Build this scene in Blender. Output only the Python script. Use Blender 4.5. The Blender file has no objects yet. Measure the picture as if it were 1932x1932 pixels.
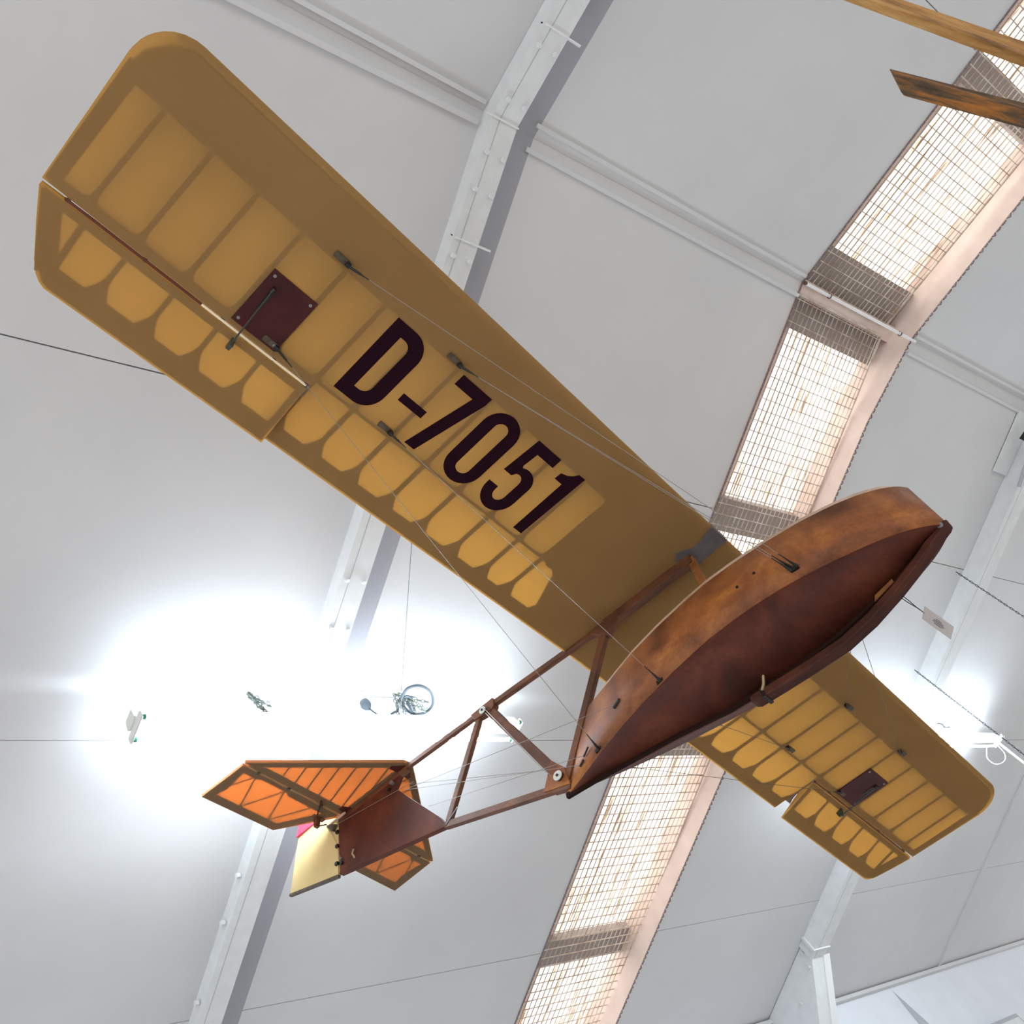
import bpy, bmesh, math, random
from mathutils import Vector, Matrix
from mathutils.geometry import tessellate_polygon
random.seed(7)
S = bpy.context.scene
COL = S.collection
EYE = 1.6
PI = math.pi

# ------------------------------------------------------------ camera, world, exposure
RIGHT = Vector((0.429287, 0.747455, -0.506976))
DOWN = Vector((-0.851793, 0.148444, -0.502407))
FWD = Vector((-0.300269, 0.647515, 0.700402))
cd = bpy.data.cameras.new('camera')
cd.sensor_width = 36.0; cd.sensor_height = 36.0
cd.lens = 1875.0 / 1932.0 * 36.0
cd.clip_end = 200
cam = bpy.data.objects.new('camera', cd)
cam.matrix_world = Matrix(((RIGHT.x, -DOWN.x, -FWD.x, 0), (RIGHT.y, -DOWN.y, -FWD.y, 0), (RIGHT.z, -DOWN.z, -FWD.z, EYE), (0, 0, 0, 1)))
COL.objects.link(cam); S.camera = cam
S.view_settings.view_transform = 'Standard'; S.view_settings.look = 'None'
S.view_settings.exposure = 0.0; S.view_settings.gamma = 1.0; S.view_settings.use_curve_mapping = False
w = bpy.data.worlds.new('world'); S.world = w; w.use_nodes = True
w.node_tree.nodes['Background'].inputs[0].default_value = (0.97, 0.985, 1.0, 1)   # overcast daylight through the open ends of the hall
w.node_tree.nodes['Background'].inputs[1].default_value = 1.38
TUBE_POWER = 135.0
SKY_POWER = 3.2
S.cycles.max_bounces = 6; S.cycles.transmission_bounces = 5; S.cycles.diffuse_bounces = 4; S.cycles.glossy_bounces = 3
S.cycles.use_adaptive_sampling = True; S.cycles.adaptive_threshold = 0.06
S.cycles.sample_clamp_indirect = 8
S.cycles.use_denoising = True

# ------------------------------------------------------------ room numbers (metres, relative to the eye unless lifted)
H = 8.2; XR = 0.2773; TAN = 0.18927
X_WALL = -11.85; X_EAST = 12.4
def cz(x, off=0.0):
    return EYE + H + off - TAN * abs(x - XR)
# glider pose
G = Matrix(((0.319624, 0.928891, 0.187089), (-0.906283, 0.242056, 0.346497), (0.276572, -0.280304, 0.919205)))
O = Vector((-1.74199, 6.11819, 4.42164 + EYE))
DS, DP, TS, TP = 0.034, 0.007, 0.033, 0.013
def zw(x, y):
    return DS * x + TS * x * y if x > 0 else -DP * x - TP * x * y
def g2w(p):
    return G @ Vector(p) + O

# ------------------------------------------------------------ materials
def s2l(c):
    return tuple(((v / 255.0) / 12.92 if v / 255.0 <= 0.04045 else ((v / 255.0 + 0.055) / 1.055) ** 2.4) for v in c)
def mat(name, col, rough=0.6, metal=0.0, spec=0.5, noise=None, bump=0.0, bscale=40.0, coat=0.0, emis=None, stretch=None):
    m = bpy.data.materials.new(name); m.use_nodes = True
    nt = m.node_tree; b = nt.nodes['Principled BSDF']
    c = s2l(col)
    b.inputs['Base Color'].default_value = (*c, 1)
    b.inputs['Roughness'].default_value = rough; b.inputs['Metallic'].default_value = metal
    b.inputs['Specular IOR Level'].default_value = spec; b.inputs['Coat Weight'].default_value = coat
    tc = nt.nodes.new('ShaderNodeTexCoord'); mp = nt.nodes.new('ShaderNodeMapping')
    nt.links.new(tc.outputs['Object'], mp.inputs[0])
    if stretch: mp.inputs['Scale'].default_value = stretch
    if noise:
        col2, sc, det = noise
        n = nt.nodes.new('ShaderNodeTexNoise'); n.inputs['Scale'].default_value = sc; n.inputs['Detail'].default_value = det
        n.inputs['Roughness'].default_value = 0.6
        r = nt.nodes.new('ShaderNodeValToRGB')
        r.color_ramp.elements[0].position = 0.32; r.color_ramp.elements[1].position = 0.68
        r.color_ramp.elements[0].color = (*c, 1); r.color_ramp.elements[1].color = (*s2l(col2), 1)
        nt.links.new(mp.outputs[0], n.inputs['Vector']); nt.links.new(n.outputs['Fac'], r.inputs[0])
        nt.links.new(r.outputs[0], b.inputs['Base Color'])
    if bump:
        n2 = nt.nodes.new('ShaderNodeTexNoise'); n2.inputs['Scale'].default_value = bscale; n2.inputs['Detail'].default_value = 4
        bp = nt.nodes.new('ShaderNodeBump'); bp.inputs['Strength'].default_value = bump; bp.inputs['Distance'].default_value = 0.01
        nt.links.new(mp.outputs[0], n2.inputs['Vector']); nt.links.new(n2.outputs['Fac'], bp.inputs['Height'])
        nt.links.new(bp.outputs[0], b.inputs['Normal'])
    if emis:
        b.inputs['Emission Color'].default_value = (*emis[0], 1); b.inputs['Emission Strength'].default_value = emis[1]
    return m
def fabric(name, dif, trn, fac, n2=None):
    m = bpy.data.materials.new(name); m.use_nodes = True; nt = m.node_tree; nt.nodes.clear()
    out = nt.nodes.new('ShaderNodeOutputMaterial'); mx = nt.nodes.new('ShaderNodeMixShader')
    d = nt.nodes.new('ShaderNodeBsdfDiffuse'); t = nt.nodes.new('ShaderNodeBsdfTranslucent')
    d.inputs[0].default_value = (*dif, 1); t.inputs[0].default_value = (*trn, 1)
    mx.inputs[0].default_value = fac
    tc = nt.nodes.new('ShaderNodeTexCoord'); n = nt.nodes.new('ShaderNodeTexNoise'); n.inputs['Scale'].default_value = 2.2; n.inputs['Detail'].default_value = 5
    r = nt.nodes.new('ShaderNodeValToRGB'); r.color_ramp.elements[0].position = .3; r.color_ramp.elements[1].position = .7
    r.color_ramp.elements[0].color = (*[v * .88 for v in dif], 1); r.color_ramp.elements[1].color = (*dif, 1)
    nt.links.new(tc.outputs['Object'], n.inputs['Vector']); nt.links.new(n.outputs['Fac'], r.inputs[0]); nt.links.new(r.outputs[0], d.inputs[0])
    nt.links.new(d.outputs[0], mx.inputs[1]); nt.links.new(t.outputs[0], mx.inputs[2]); nt.links.new(mx.outputs[0], out.inputs[0])
    return m
M = {}
M['ceil'] = mat('ceiling_white', (211, 211, 213), .9, noise=((217, 217, 218), .6, 4), bump=.05, bscale=60, spec=.15)
M['ceil2'] = mat('roof_deck_grey', (120, 120, 124), .9, spec=.1)
M['strip'] = mat('grey_strip', (166, 166, 173), .9, spec=.1)
M['wall'] = mat('wall_white', (232, 236, 242), .85, noise=((226, 229, 236), 1.2, 4), spec=.2)
M['steel'] = mat('white_painted_steel', (228, 230, 231), .55, noise=((219, 221, 222), 5, 5), bump=.04, spec=.3)
M['steeld'] = mat('grey_painted_steel', (178, 182, 188), .6, spec=.3)
M['floor'] = mat('floor_concrete', (212, 208, 200), .6, noise=((200, 196, 190), 1.5, 6))
M['reveal'] = mat('reveal_cream', (236, 218, 210), .9, noise=((222, 204, 196), 3, 5), spec=.1)  # white-painted reveal, the skylight's warm tint mixed into its colour
M['purlin'] = mat('purlin_grey', (166, 158, 155), .85, spec=.1)
M['mesh'] = mat('mesh_wire', (226, 214, 204), .6, noise=((176, 150, 130), 4, 3))
M['cord'] = mat('edge_cord', (96, 76, 80), .9, noise=((150, 138, 138), 60, 2))
M['black'] = mat('black_metal', (22, 20, 20), .4, spec=.5)
M['dark'] = mat('dark_fitting', (96, 80, 58), .5, noise=((58, 48, 38), 30, 3))
M['green'] = mat('green_horn', (52, 62, 52), .5)
M['wire'] = mat('wire_steel', (150, 142, 134), .45, metal=.4)
M['wired'] = mat('wire_dull', (104, 88, 66), .7)
M['greywire'] = mat('cable_grey', (58, 68, 76), .6)
M['chain'] = mat('chain_metal', (96, 104, 98), .5, metal=.2)
M['chaind'] = mat('chain_dark', (92, 96, 100), .5, metal=.5)
M['letter'] = mat('letter_paint', (34, 6, 20), .75, spec=.1)
M['plate'] = mat('maroon_plate', (74, 22, 24), .45, noise=((58, 16, 20), 6, 4), spec=.3)
M['screw'] = mat('screw_steel', (150, 150, 150), .4, metal=.7)
M['patch'] = mat('grey_patch', (112, 104, 104), .8, noise=((96, 90, 92), 8, 5), spec=.2)
M['pulley'] = mat('white_pulley', (214, 214, 206), .5)
M['tag'] = mat('tag_card', (196, 188, 184), .8)
M['ink'] = mat('tag_ink', (90, 84, 84), .8)
M['red'] = mat('red_band_paint', (226, 60, 90), .7)
M['socket'] = mat('green_socket', (60, 150, 120), .5)
M['lampw'] = mat('lamp_white', (225, 228, 222), .5)
M['tube'] = mat('lamp_tube', (255, 255, 255), .5, emis=((.78, .90, 1.0), TUBE_POWER))
M['brass'] = mat('brass_bracket', (170, 150, 112), .4, metal=.5)
M['white'] = mat('white_plastic', (235, 235, 235), .5)
# varnished wood
def wood(name, a, b, c, scale, rough, coat, stretch=(1, 1, 1)):
    m = bpy.data.materials.new(name); m.use_nodes = True; nt = m.node_tree; p = nt.nodes['Principled BSDF']
    tc = nt.nodes.new('ShaderNodeTexCoord'); mp = nt.nodes.new('ShaderNodeMapping'); mp.inputs['Scale'].default_value = stretch
    n = nt.nodes.new('ShaderNodeTexNoise'); n.inputs['Scale'].default_value = scale; n.inputs['Detail'].default_value = 6; n.inputs['Distortion'].default_value = .6
    n3 = nt.nodes.new('ShaderNodeTexNoise'); n3.inputs['Scale'].default_value = scale * 14; n3.inputs['Detail'].default_value = 5
    r = nt.nodes.new('ShaderNodeValToRGB'); r.color_ramp.elements[0].position = .3; r.color_ramp.elements[1].position = .72
    r.color_ramp.elements[0].color = (*s2l(a), 1); r.color_ramp.elements[1].color = (*s2l(c), 1)
    e = r.color_ramp.elements.new(.5); e.color = (*s2l(b), 1)
    mx = nt.nodes.new('ShaderNodeMix'); mx.data_type = 'RGBA'; mx.blend_type = 'MULTIPLY'; mx.inputs[0].default_value = .35
    r2 = nt.nodes.new('ShaderNodeValToRGB'); r2.color_ramp.elements[0].position = .35; r2.color_ramp.elements[1].position = .6
    r2.color_ramp.elements[0].color = (.5, .45, .4, 1); r2.color_ramp.elements[1].color = (1, 1, 1, 1)
    nt.links.new(tc.outputs['Object'], mp.inputs[0]); nt.links.new(mp.outputs[0], n.inputs['Vector']); nt.links.new(mp.outputs[0], n3.inputs['Vector'])
    nt.links.new(n.outputs['Fac'], r.inputs[0]); nt.links.new(n3.outputs['Fac'], r2.inputs[0])
    nt.links.new(r.outputs[0], mx.inputs[6]); nt.links.new(r2.outputs[0], mx.inputs[7]); nt.links.new(mx.outputs[2], p.inputs['Base Color'])
    p.inputs['Specular IOR Level'].default_value = .28
    p.inputs['Roughness'].default_value = rough; p.inputs['Coat Weight'].default_value = coat; p.inputs['Coat Roughness'].default_value = .3
    return m
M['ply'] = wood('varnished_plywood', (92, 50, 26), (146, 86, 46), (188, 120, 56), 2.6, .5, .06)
M['plyd'] = wood('dark_varnished_plywood', (62, 26, 16), (86, 38, 24), (110, 56, 34), 2.4, .62, .0)  # dark tail wood; on the nacelle bottom it carries painted shade
M['beamw'] = wood('frame_wood', (78, 46, 30), (108, 66, 44), (130, 84, 56), 3, .55, .1, (6, 1, 1))
M['palew'] = wood('pale_frame_wood', (120, 74, 38), (146, 92, 48), (160, 104, 58), 4, .5, .1, (6, 1, 1))
M['inner'] = mat('inner_wood', (134, 122, 104), .9)
M['plank1'] = wood('old_pale_wood', (84, 52, 26), (178, 130, 72), (208, 166, 104), 2.6, .6, .0, (.9, 7, 7))
M['plank2'] = wood('old_dark_wood', (48, 42, 36), (98, 78, 58), (176, 112, 48), 4.5, .75, .0, (1.3, 9, 9))
M['fab'] = fabric('doped_fabric', (.54, .36, .18), (.95, .66, .25), .65)
M['fabt'] = fabric('tail_fabric', (.36, .25, .15), (.66, .30, .10), .50)
M['rud'] = fabric('rudder_fabric', (.86, .70, .36), (.9, .75, .4), .25)
def roofsheet():
    m = bpy.data.materials.new('daylit_roof_sheet'); m.use_nodes = True; nt = m.node_tree; nt.nodes.clear()
    out = nt.nodes.new('ShaderNodeOutputMaterial'); em = nt.nodes.new('ShaderNodeEmission')
    tc = nt.nodes.new('ShaderNodeTexCoord'); mp = nt.nodes.new('ShaderNodeMapping'); mp.inputs['Scale'].default_value = (1.1, 15, 1)
    n = nt.nodes.new('ShaderNodeTexNoise'); n.inputs['Scale'].default_value = 1.0; n.inputs['Detail'].default_value = 7; n.inputs['Roughness'].default_value = .65
    r = nt.nodes.new('ShaderNodeValToRGB'); cr = r.color_ramp
    cr.elements[0].position = .33; cr.elements[0].color = (.36, .20, .11, 1)
    cr.elements[1].position = .58; cr.elements[1].color = (1, 1, 1, 1)
    e = cr.elements.new(.42); e.color = (.80, .60, .42, 1); e = cr.elements.new(.5); e.color = (.98, .93, .84, 1)
    nt.links.new(tc.outputs['Object'], mp.inputs[0]); nt.links.new(mp.outputs[0], n.inputs['Vector']); nt.links.new(n.outputs['Fac'], r.inputs[0])
    nt.links.new(r.outputs[0], em.inputs[0]); em.inputs[1].default_value = 1.0
    n2 = nt.nodes.new('ShaderNodeTexNoise'); n2.inputs['Scale'].default_value = 1.0; n2.inputs['Detail'].default_value = 3
    mr = nt.nodes.new('ShaderNodeMapRange'); mr.inputs['From Min'].default_value = .33; mr.inputs['From Max'].default_value = .55
    mr.inputs['To Min'].default_value = .85; mr.inputs['To Max'].default_value = SKY_POWER
    nt.links.new(n.outputs['Fac'], mr.inputs[0]); nt.links.new(mr.outputs[0], em.inputs[1])
    nt.links.new(em.outputs[0], out.inputs[0])
    return m
M['sheet'] = roofsheet()
M['skid'] = wood('skid_wood', (52, 24, 16), (72, 34, 24), (92, 48, 32), 3, .6, .0, (6, 1, 1))
M['keel'] = mat('keel_dark_wood', (40, 20, 15), .8, spec=.1)
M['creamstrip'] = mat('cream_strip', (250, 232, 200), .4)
M['nosered'] = mat('red_brown_strip', (96, 40, 24), .5)

# ------------------------------------------------------------ mesh helpers
class MB:
    def __init__(s): s.v = []; s.f = []
    def add(s, vs, fs):
        o = len(s.v); s.v += [tuple(v) for v in vs]; s.f += [tuple(i + o for i in f) for f in fs]; return s
    def hexa(s, p):   # 8 points: bottom 4 then top 4
        return s.add(p, [(0, 3, 2, 1), (4, 5, 6, 7), (0, 1, 5, 4), (1, 2, 6, 5), (2, 3, 7, 6), (3, 0, 4, 7)])
    def box(s, x0, x1, y0, y1, z0, z1):
        return s.hexa([(x0, y0, z0), (x1, y0, z0), (x1, y1, z0), (x0, y1, z0), (x0, y0, z1), (x1, y0, z1), (x1, y1, z1), (x0, y1, z1)])
    def slab(s, x0, x1, y0, y1, o0, o1, n=1):   # slab following the roof slope between vertical offsets
        return s.hexa([(x0, y0, cz(x0, o0)), (x1, y0, cz(x1, o0)), (x1, y1, cz(x1, o0)), (x0, y1, cz(x0, o0)),
                       (x0, y0, cz(x0, o1)), (x1, y0, cz(x1, o1)), (x1, y1, cz(x1, o1)), (x0, y1, cz(x0, o1))])
    def bar(s, a, b, wu, wv, up=(0, 0, 1)):     # rectangular bar, wu across, wv along 'up'
        a = Vector(a); b = Vector(b); d = (b - a).normalized(); u = d.cross(Vector(up))
        if u.length < 1e-4: u = d.cross(Vector((1, 0, 0)))
        u.normalize(); v = u.cross(d).normalized(); u = u * wu / 2; v = v * wv / 2
        return s.hexa([a - u - v, a + u - v, b + u - v, b - u - v, a - u + v, a + u + v, b + u + v, b - u + v])
    def tube(s, pts, r, n=8, cap=True):
        pts = [Vector(p) for p in pts]; rs = r if isinstance(r, (list, tuple)) else [r] * len(pts)
        base = len(s.v); t0 = (pts[1] - pts[0]).normalized()
        u = t0.cross(Vector((0, 0, 1)));
        if u.length < 1e-3: u = t0.cross(Vector((1, 0, 0)))
        u.normalize(); vs = []; fs = []
        for i, p in enumerate(pts):
            t = (pts[min(i + 1, len(pts) - 1)] - pts[max(i - 1, 0)]).normalized()
            u = (u - t * u.dot(t)).normalized(); v = t.cross(u)
            for k in range(n):
                a = 2 * PI * k / n; vs.append(p + (u * math.cos(a) + v * math.sin(a)) * rs[i])
        for i in range(len(pts) - 1):
            for k in range(n):
                k2 = (k + 1) % n; fs.append((i * n + k, i * n + k2, (i + 1) * n + k2, (i + 1) * n + k))
        if cap:
            fs.append(tuple(range(n - 1, -1, -1))); L = (len(pts) - 1) * n; fs.append(tuple(L + k for k in range(n)))
        return s.add(vs, fs)
    def torus(s, c, ax, u, R1, R2, r, n=12, m=5):
        c = Vector(c); u = Vector(u).normalized(); ax = Vector(ax).normalized(); v = ax.cross(u).normalized(); vs = []; fs = []
        for i in range(n):
            a = 2 * PI * i / n; p = c + u * R1 * math.cos(a) + v * R2 * math.sin(a); rad = (u * math.cos(a) + v * math.sin(a)).normalized()
            for k in range(m):
                b = 2 * PI * k / m; vs.append(p + rad * r * math.cos(b) + ax * r * math.sin(b))
        for i in range(n):
            for k in range(m):
                i2 = (i + 1) % n; k2 = (k + 1) % m; fs.append((i * m + k, i2 * m + k, i2 * m + k2, i * m + k2))
        return s.add(vs, fs)
    def sphere(s, c, r, n=10, m=6, sq=(1, 1, 1)):
        vs = []; fs = []
        for i in range(m + 1):
            th = PI * i / m
            for k in range(n):
                a = 2 * PI * k / n; vs.append((c[0] + sq[0] * r * math.sin(th) * math.cos(a), c[1] + sq[1] * r * math.sin(th) * math.sin(a), c[2] + sq[2] * r * math.cos(th)))
        for i in range(m):
            for k in range(n):
                k2 = (k + 1) % n; fs.append((i * n + k, (i + 1) * n + k, (i + 1) * n + k2, i * n + k2))
        return s.add(vs, fs)
    def prism(s, poly, axis, a0, a1):   # poly in the plane normal to axis ('x': (y,z), 'y': (x,z), 'z': (x,y))
        def P(p, t): return {'x': (t, p[0], p[1]), 'y': (p[0], t, p[1]), 'z': (p[0], p[1], t)}[axis]
        n = len(poly); vs = [P(p, a0) for p in poly] + [P(p, a1) for p in poly]
        fs = [(i, (i + 1) % n, n + (i + 1) % n, n + i) for i in range(n)]
        tri = tessellate_polygon([[Vector((p[0], p[1], 0)) for p in poly]])
        fs += [tuple(t) for t in tri] + [tuple(n + i for i in reversed(t)) for t in tri]
        return s.add(vs, fs)
    def build(s, name, m, parent=None, smooth=False, ang=35, bevel=0.0):
        me = bpy.data.meshes.new(name); me.from_pydata(s.v, [], s.f); me.update()
        bm = bmesh.new(); bm.from_mesh(me)
        bmesh.ops.remove_doubles(bm, verts=bm.verts, dist=1e-6)
        bmesh.ops.recalc_face_normals(bm, faces=bm.faces); bm.to_mesh(me); bm.free()
        if smooth:
            me.shade_smooth()
            try: me.set_sharp_from_angle(angle=math.radians(ang))
            except Exception: pass
        me.materials.append(m)
        o = bpy.data.objects.new(name, me); COL.objects.link(o)
        if parent is not None: o.parent = parent
        if bevel:
            b = o.modifiers.new('bevel', 'BEVEL'); b.width = bevel; b.segments = 2; b.limit_method = 'ANGLE'
        return o
def tag(o, label, cat, group=None, kind=None):
    o['label'] = label; o['category'] = cat
    if group: o['group'] = group
    if kind: o['kind'] = kind
    return o
def thing(name, loc, label, cat, group=None):
    o = bpy.data.objects.new(name, None); o.location = loc; o.empty_display_size = .2; COL.objects.link(o)
    return tag(o, label, cat, group)
def origin(o, p):   # move a mesh's origin to p without moving it
    p = Vector(p); o.data.transform(Matrix.Translation(-p)); o.location = p; return o
def kid(mb, name, m, par, **k):   # build in world coordinates under an unrotated parent
    o = mb.build(name, m, par, **k); o.data.transform(Matrix.Translation(-par.location)); return o
def struct(o): o['kind'] = 'structure'; return o

# ------------------------------------------------------------ the hall
fl = struct(MB().box(X_WALL - .3, X_EAST, -6, 36, -.1, 0).build('floor', M['floor']))
SKY_L = 10.2
EDGE = [(12.4, 12.95), (2.49, 12.80), (XR, 12.93), (-1.0, 12.70), (-2.17, 12.665), (-6.5, 12.70), (-10.8, 12.56), (X_WALL, 12.5)]
def edge_y(x):
    for (x1, y1), (x0, y0) in zip(EDGE[:-1], EDGE[1:]):
        if x0 <= x <= x1: return y0 + (y1 - y0) * (x - x0) / (x1 - x0)
    return EDGE[0][1] if x > 12 else EDGE[-1][1]
# roof deck above the ceiling lining (with the skylight slot left open)
deck = MB()
Y0, Y1 = -5.0, 33.0
for xa, xb in ((X_WALL, XR), (XR, X_EAST)):
    deck.slab(xa, xb, Y0, SKY_L - .03, .03, .12)
for (x1, y1), (x0, y0) in zip(EDGE[:-1], EDGE[1:]):
    deck.hexa([(x0, y0 + .03, cz(x0, .03)), (x1, y1 + .03, cz(x1, .03)), (x1, Y1, cz(x1, .03)), (x0, Y1, cz(x0, .03)),
               (x0, y0 + .03, cz(x0, .12)), (x1, y1 + .03, cz(x1, .12)), (x1, Y1, cz(x1, .12)), (x0, Y1, cz(x0, .12))])
ceiling = struct(deck.build('ceiling', M['ceil2']))
XS = [X_WALL, -9.22, -5.95, -2.68, XR, 3.24, 6.51, 9.78, X_EAST]
g = .006
for i in range(len(XS) - 1):
    x0, x1 = XS[i] + g, XS[i + 1] - g
    if XS[i] == XR: x0 = XR
    if XS[i + 1] == XR: x1 = XR
    for y0, y1, k in ((Y0, 5.18, 0), (5.18, SKY_L, 0), (None, 17.5, 1), (17.5, 24.3, 0), (24.3, Y1, 0)):
        sag = random.uniform(-.004, .004)
        if k == 0:
            mb = MB(); ya, yb = y0 + (g if y0 > 0 else 0), y1 - g
            if y1 == SKY_L: yb = y1
            mb.slab(x0, x1, ya, yb, sag, .03 + sag)
        else:
            cuts = sorted({x0, x1} | {p[0] for p in EDGE if x0 < p[0] < x1}); mb = MB()
            for a, b in zip(cuts[:-1], cuts[1:]):
                mb.hexa([(a, edge_y(a), cz(a, sag)), (b, edge_y(b), cz(b, sag)), (b, y1 - g, cz(b, sag)), (a, y1 - g, cz(a, sag)),
                         (a, edge_y(a), cz(a, sag + .03)), (b, edge_y(b), cz(b, sag + .03)), (b, y1 - g, cz(b, sag + .03)), (a, y1 - g, cz(a, sag + .03))])
        mb.build('ceiling_panel', M['ceil'], ceiling)
# raised joint strip on the far right of the ceiling, thin cover strips along the board joints
for a, b, wd in (((-6.0, 24.0), (-11.8, 24.15), .06),):
    p = [(a[0], a[1], cz(a[0], -.02)), (b[0], b[1], cz(b[0], -.02))]
    MB().bar(p[0], p[1], wd, .05).build('joint_strip', M['ceil'], ceiling)
# walls
wl = struct(MB().box(X_WALL - .2, X_WALL, -5, 33, 0, cz(X_WALL, .02)).build('wall_left', M['wall']))
tr = struct(MB().box(X_WALL, X_WALL + .11, -5, 33, cz(X_WALL, -.10), cz(X_WALL, -.02)).build('trim_1', M['ceil'], bevel=.01))

# skylight slot
win = MB()
for (x1, y1), (x0, y0) in zip(EDGE[:-1], EDGE[1:]):
    win.hexa([(x0, y0 - .005, cz(x0, 0)), (x1, y1 - .005, cz(x1, 0)), (x1, y1 + .04, cz(x1, 0)), (x0, y0 + .04, cz(x0, 0)),
              (x0, y0 - .005, cz(x0, .6)), (x1, y1 - .005, cz(x1, .6)), (x1, y1 + .04, cz(x1, .6)), (x0, y0 + .04, cz(x0, .6))])
for xa, xb in ((X_WALL, XR), (XR, X_EAST)): win.slab(xa, xb, SKY_L - .04, SKY_L + .005, .0, .6)
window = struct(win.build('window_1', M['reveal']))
wf = MB()
for xa, xb in ((X_WALL, XR), (XR, X_EAST)): wf.slab(xa, xb, SKY_L - .05, 11.0, .56, .60)
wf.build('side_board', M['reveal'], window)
panes = [(-.30, -2.65), (-3.1, -6.08), (-6.53, -9.55), (-9.99, X_WALL), (3.08, .84), (6.5, 3.45), (10.0, 6.9), (X_EAST, 10.4)]
for xb, xa in panes:
    MB().slab(xa, xb, 11.0, 13.0, .58, .60).build('pane', M['sheet'], window)
bands = [(-2.65, -3.1), (-6.08, -6.53), (-9.55, -9.99), (3.45, 3.08), (6.9, 6.5), (10.4, 10.0)]
for xb, xa in bands:
    MB().slab(xa, xb, SKY_L - .1, 13.0, .44, .62).build('purlin', M['purlin'], window)
rb = MB(); rb.slab(-.30, XR, SKY_L - .1, 13.0, .42, .62); rb.slab(XR, .84, SKY_L - .1, 13.0, .42, .62); rb.build('purlin', M['purlin'], window)
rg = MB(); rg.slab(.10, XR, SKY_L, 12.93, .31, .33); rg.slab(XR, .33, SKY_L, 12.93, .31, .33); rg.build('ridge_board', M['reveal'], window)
for (xa, xb) in ((X_WALL + .02, .14), (.30, 12.3)):
    mw = MB(); r = .0056
    x = xb if xb < 1 else xa
    y = SKY_L + .03
    while y < 12.66:
        mw.bar((xa, y, cz(xa, .285)), (xb, y, cz(xb, .285)), r * 2, r * 2); y += .102
    x = xa + .02
    while x < xb:
        mw.bar((x, SKY_L + .01, cz(x, .277)), (x, min(12.66, edge_y(x)), cz(x, .277)), r * 2, r * 2); x += .145
    mw.bar((xa, 12.64, cz(xa, .28)), (xb, 12.64, cz(xb, .28)), .03, .02)
    for xx in ((xb,) if xb < 1 else (xa,)): mw.bar((xx, SKY_L, cz(xx, .28)), (xx, 12.64, cz(xx, .28)), .03, .02)
    o = mw.build('wire_mesh', M['mesh'], window); o['kind'] = 'stuff'
# stitched cord along both edges of the slot
cl = MB(); cr = MB()
cl.tube([(12.3, SKY_L - .005, cz(12.3, -.008)), (XR, SKY_L - .005, cz(XR, -.012)), (X_WALL, SKY_L - .005, cz(X_WALL, -.008))], .011, 6)
cl.build('edge_cord', M['cord'], window)
x = 12.2; k = 0
while x > X_WALL + .1:
    L = .085 * random.uniform(.8, 1.2)
    j = .012 * math.sin(k * 2.1)
    xa, xb = x, x - L * .8
    cr.tube([(xa, edge_y(xa) + .012 + j, cz(xa, -.006)), ((xa + xb) / 2, edge_y((xa + xb) / 2) + .02 - j, cz((xa + xb) / 2, -.016)), (xb, edge_y(xb) + .012 + j, cz(xb, -.006))], .0085, 5)
    x -= L; k += 1
cr.build('edge_cord', M['cord'], window)

# curtain rail at the ridge
rail = thing('curtain_rail', (XR, 11.55, cz(XR, -.05)), 'white round rail with two hooks across the skylight at the ridge', 'rail')
kid(MB().tube([(.277, 10.22, cz(.277, -.05)), (.277, 12.98, cz(.277, -.05))], .02, 10), 'rod', M['white'], rail, smooth=True)
for yy in (10.75, 12.55):
    c = Vector((.277, yy, cz(.277, -.05)))
    pts = [c + Vector((.03 * math.sin(a), .0, .03 * math.cos(a))) for a in [i * PI / 6 for i in range(-8, 3)]] + [c + Vector((.0, 0, .09))]
    kid(MB().tube(pts, .006, 6), 'hook', M['black'], rail, smooth=True)
kid(MB().sphere((.277, 10.2, cz(.277, -.05)), .028), 'end_cap', M['dark'], rail, smooth=True)

# battens either side of the ridge
def batten(x0, x1, ya, yb, wd, th, label):
    o = MB().bar((x0, ya, cz(x0, -th / 2)), (x1, yb, cz(x1, -th / 2)), wd, th).build('ceiling_batten', M['ceil'])
    origin(o, (x0, (ya + yb) / 2, cz(x0))); tag(o, label, 'batten', 'battens along the ridge'); return o
batten(.36, .35, -4.5, 5.02, .04, .03, 'thin white batten on the ceiling at top left, upper of the pair')
batten(.02, .17, -4.5, 5.02, .05, .045, 'white pipe-like batten at top left, lower of the pair nearer the wing tip')
batten(.39, .35, 5.62, 10.17, .04, .028, 'thin white batten between rafter and skylight, upper of the pair')
batten(.16, .11, 5.62, 10.2, .045, .028, 'thin white batten between rafter and skylight, lower of the pair')
batten(.35, .36, 12.97, 17.1, .04, .028, 'thin white batten right of the skylight, upper of the pair')
batten(.10, .08, 12.97, 17.1, .045, .028, 'thin white batten right of the skylight, lower of the pair')

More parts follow.
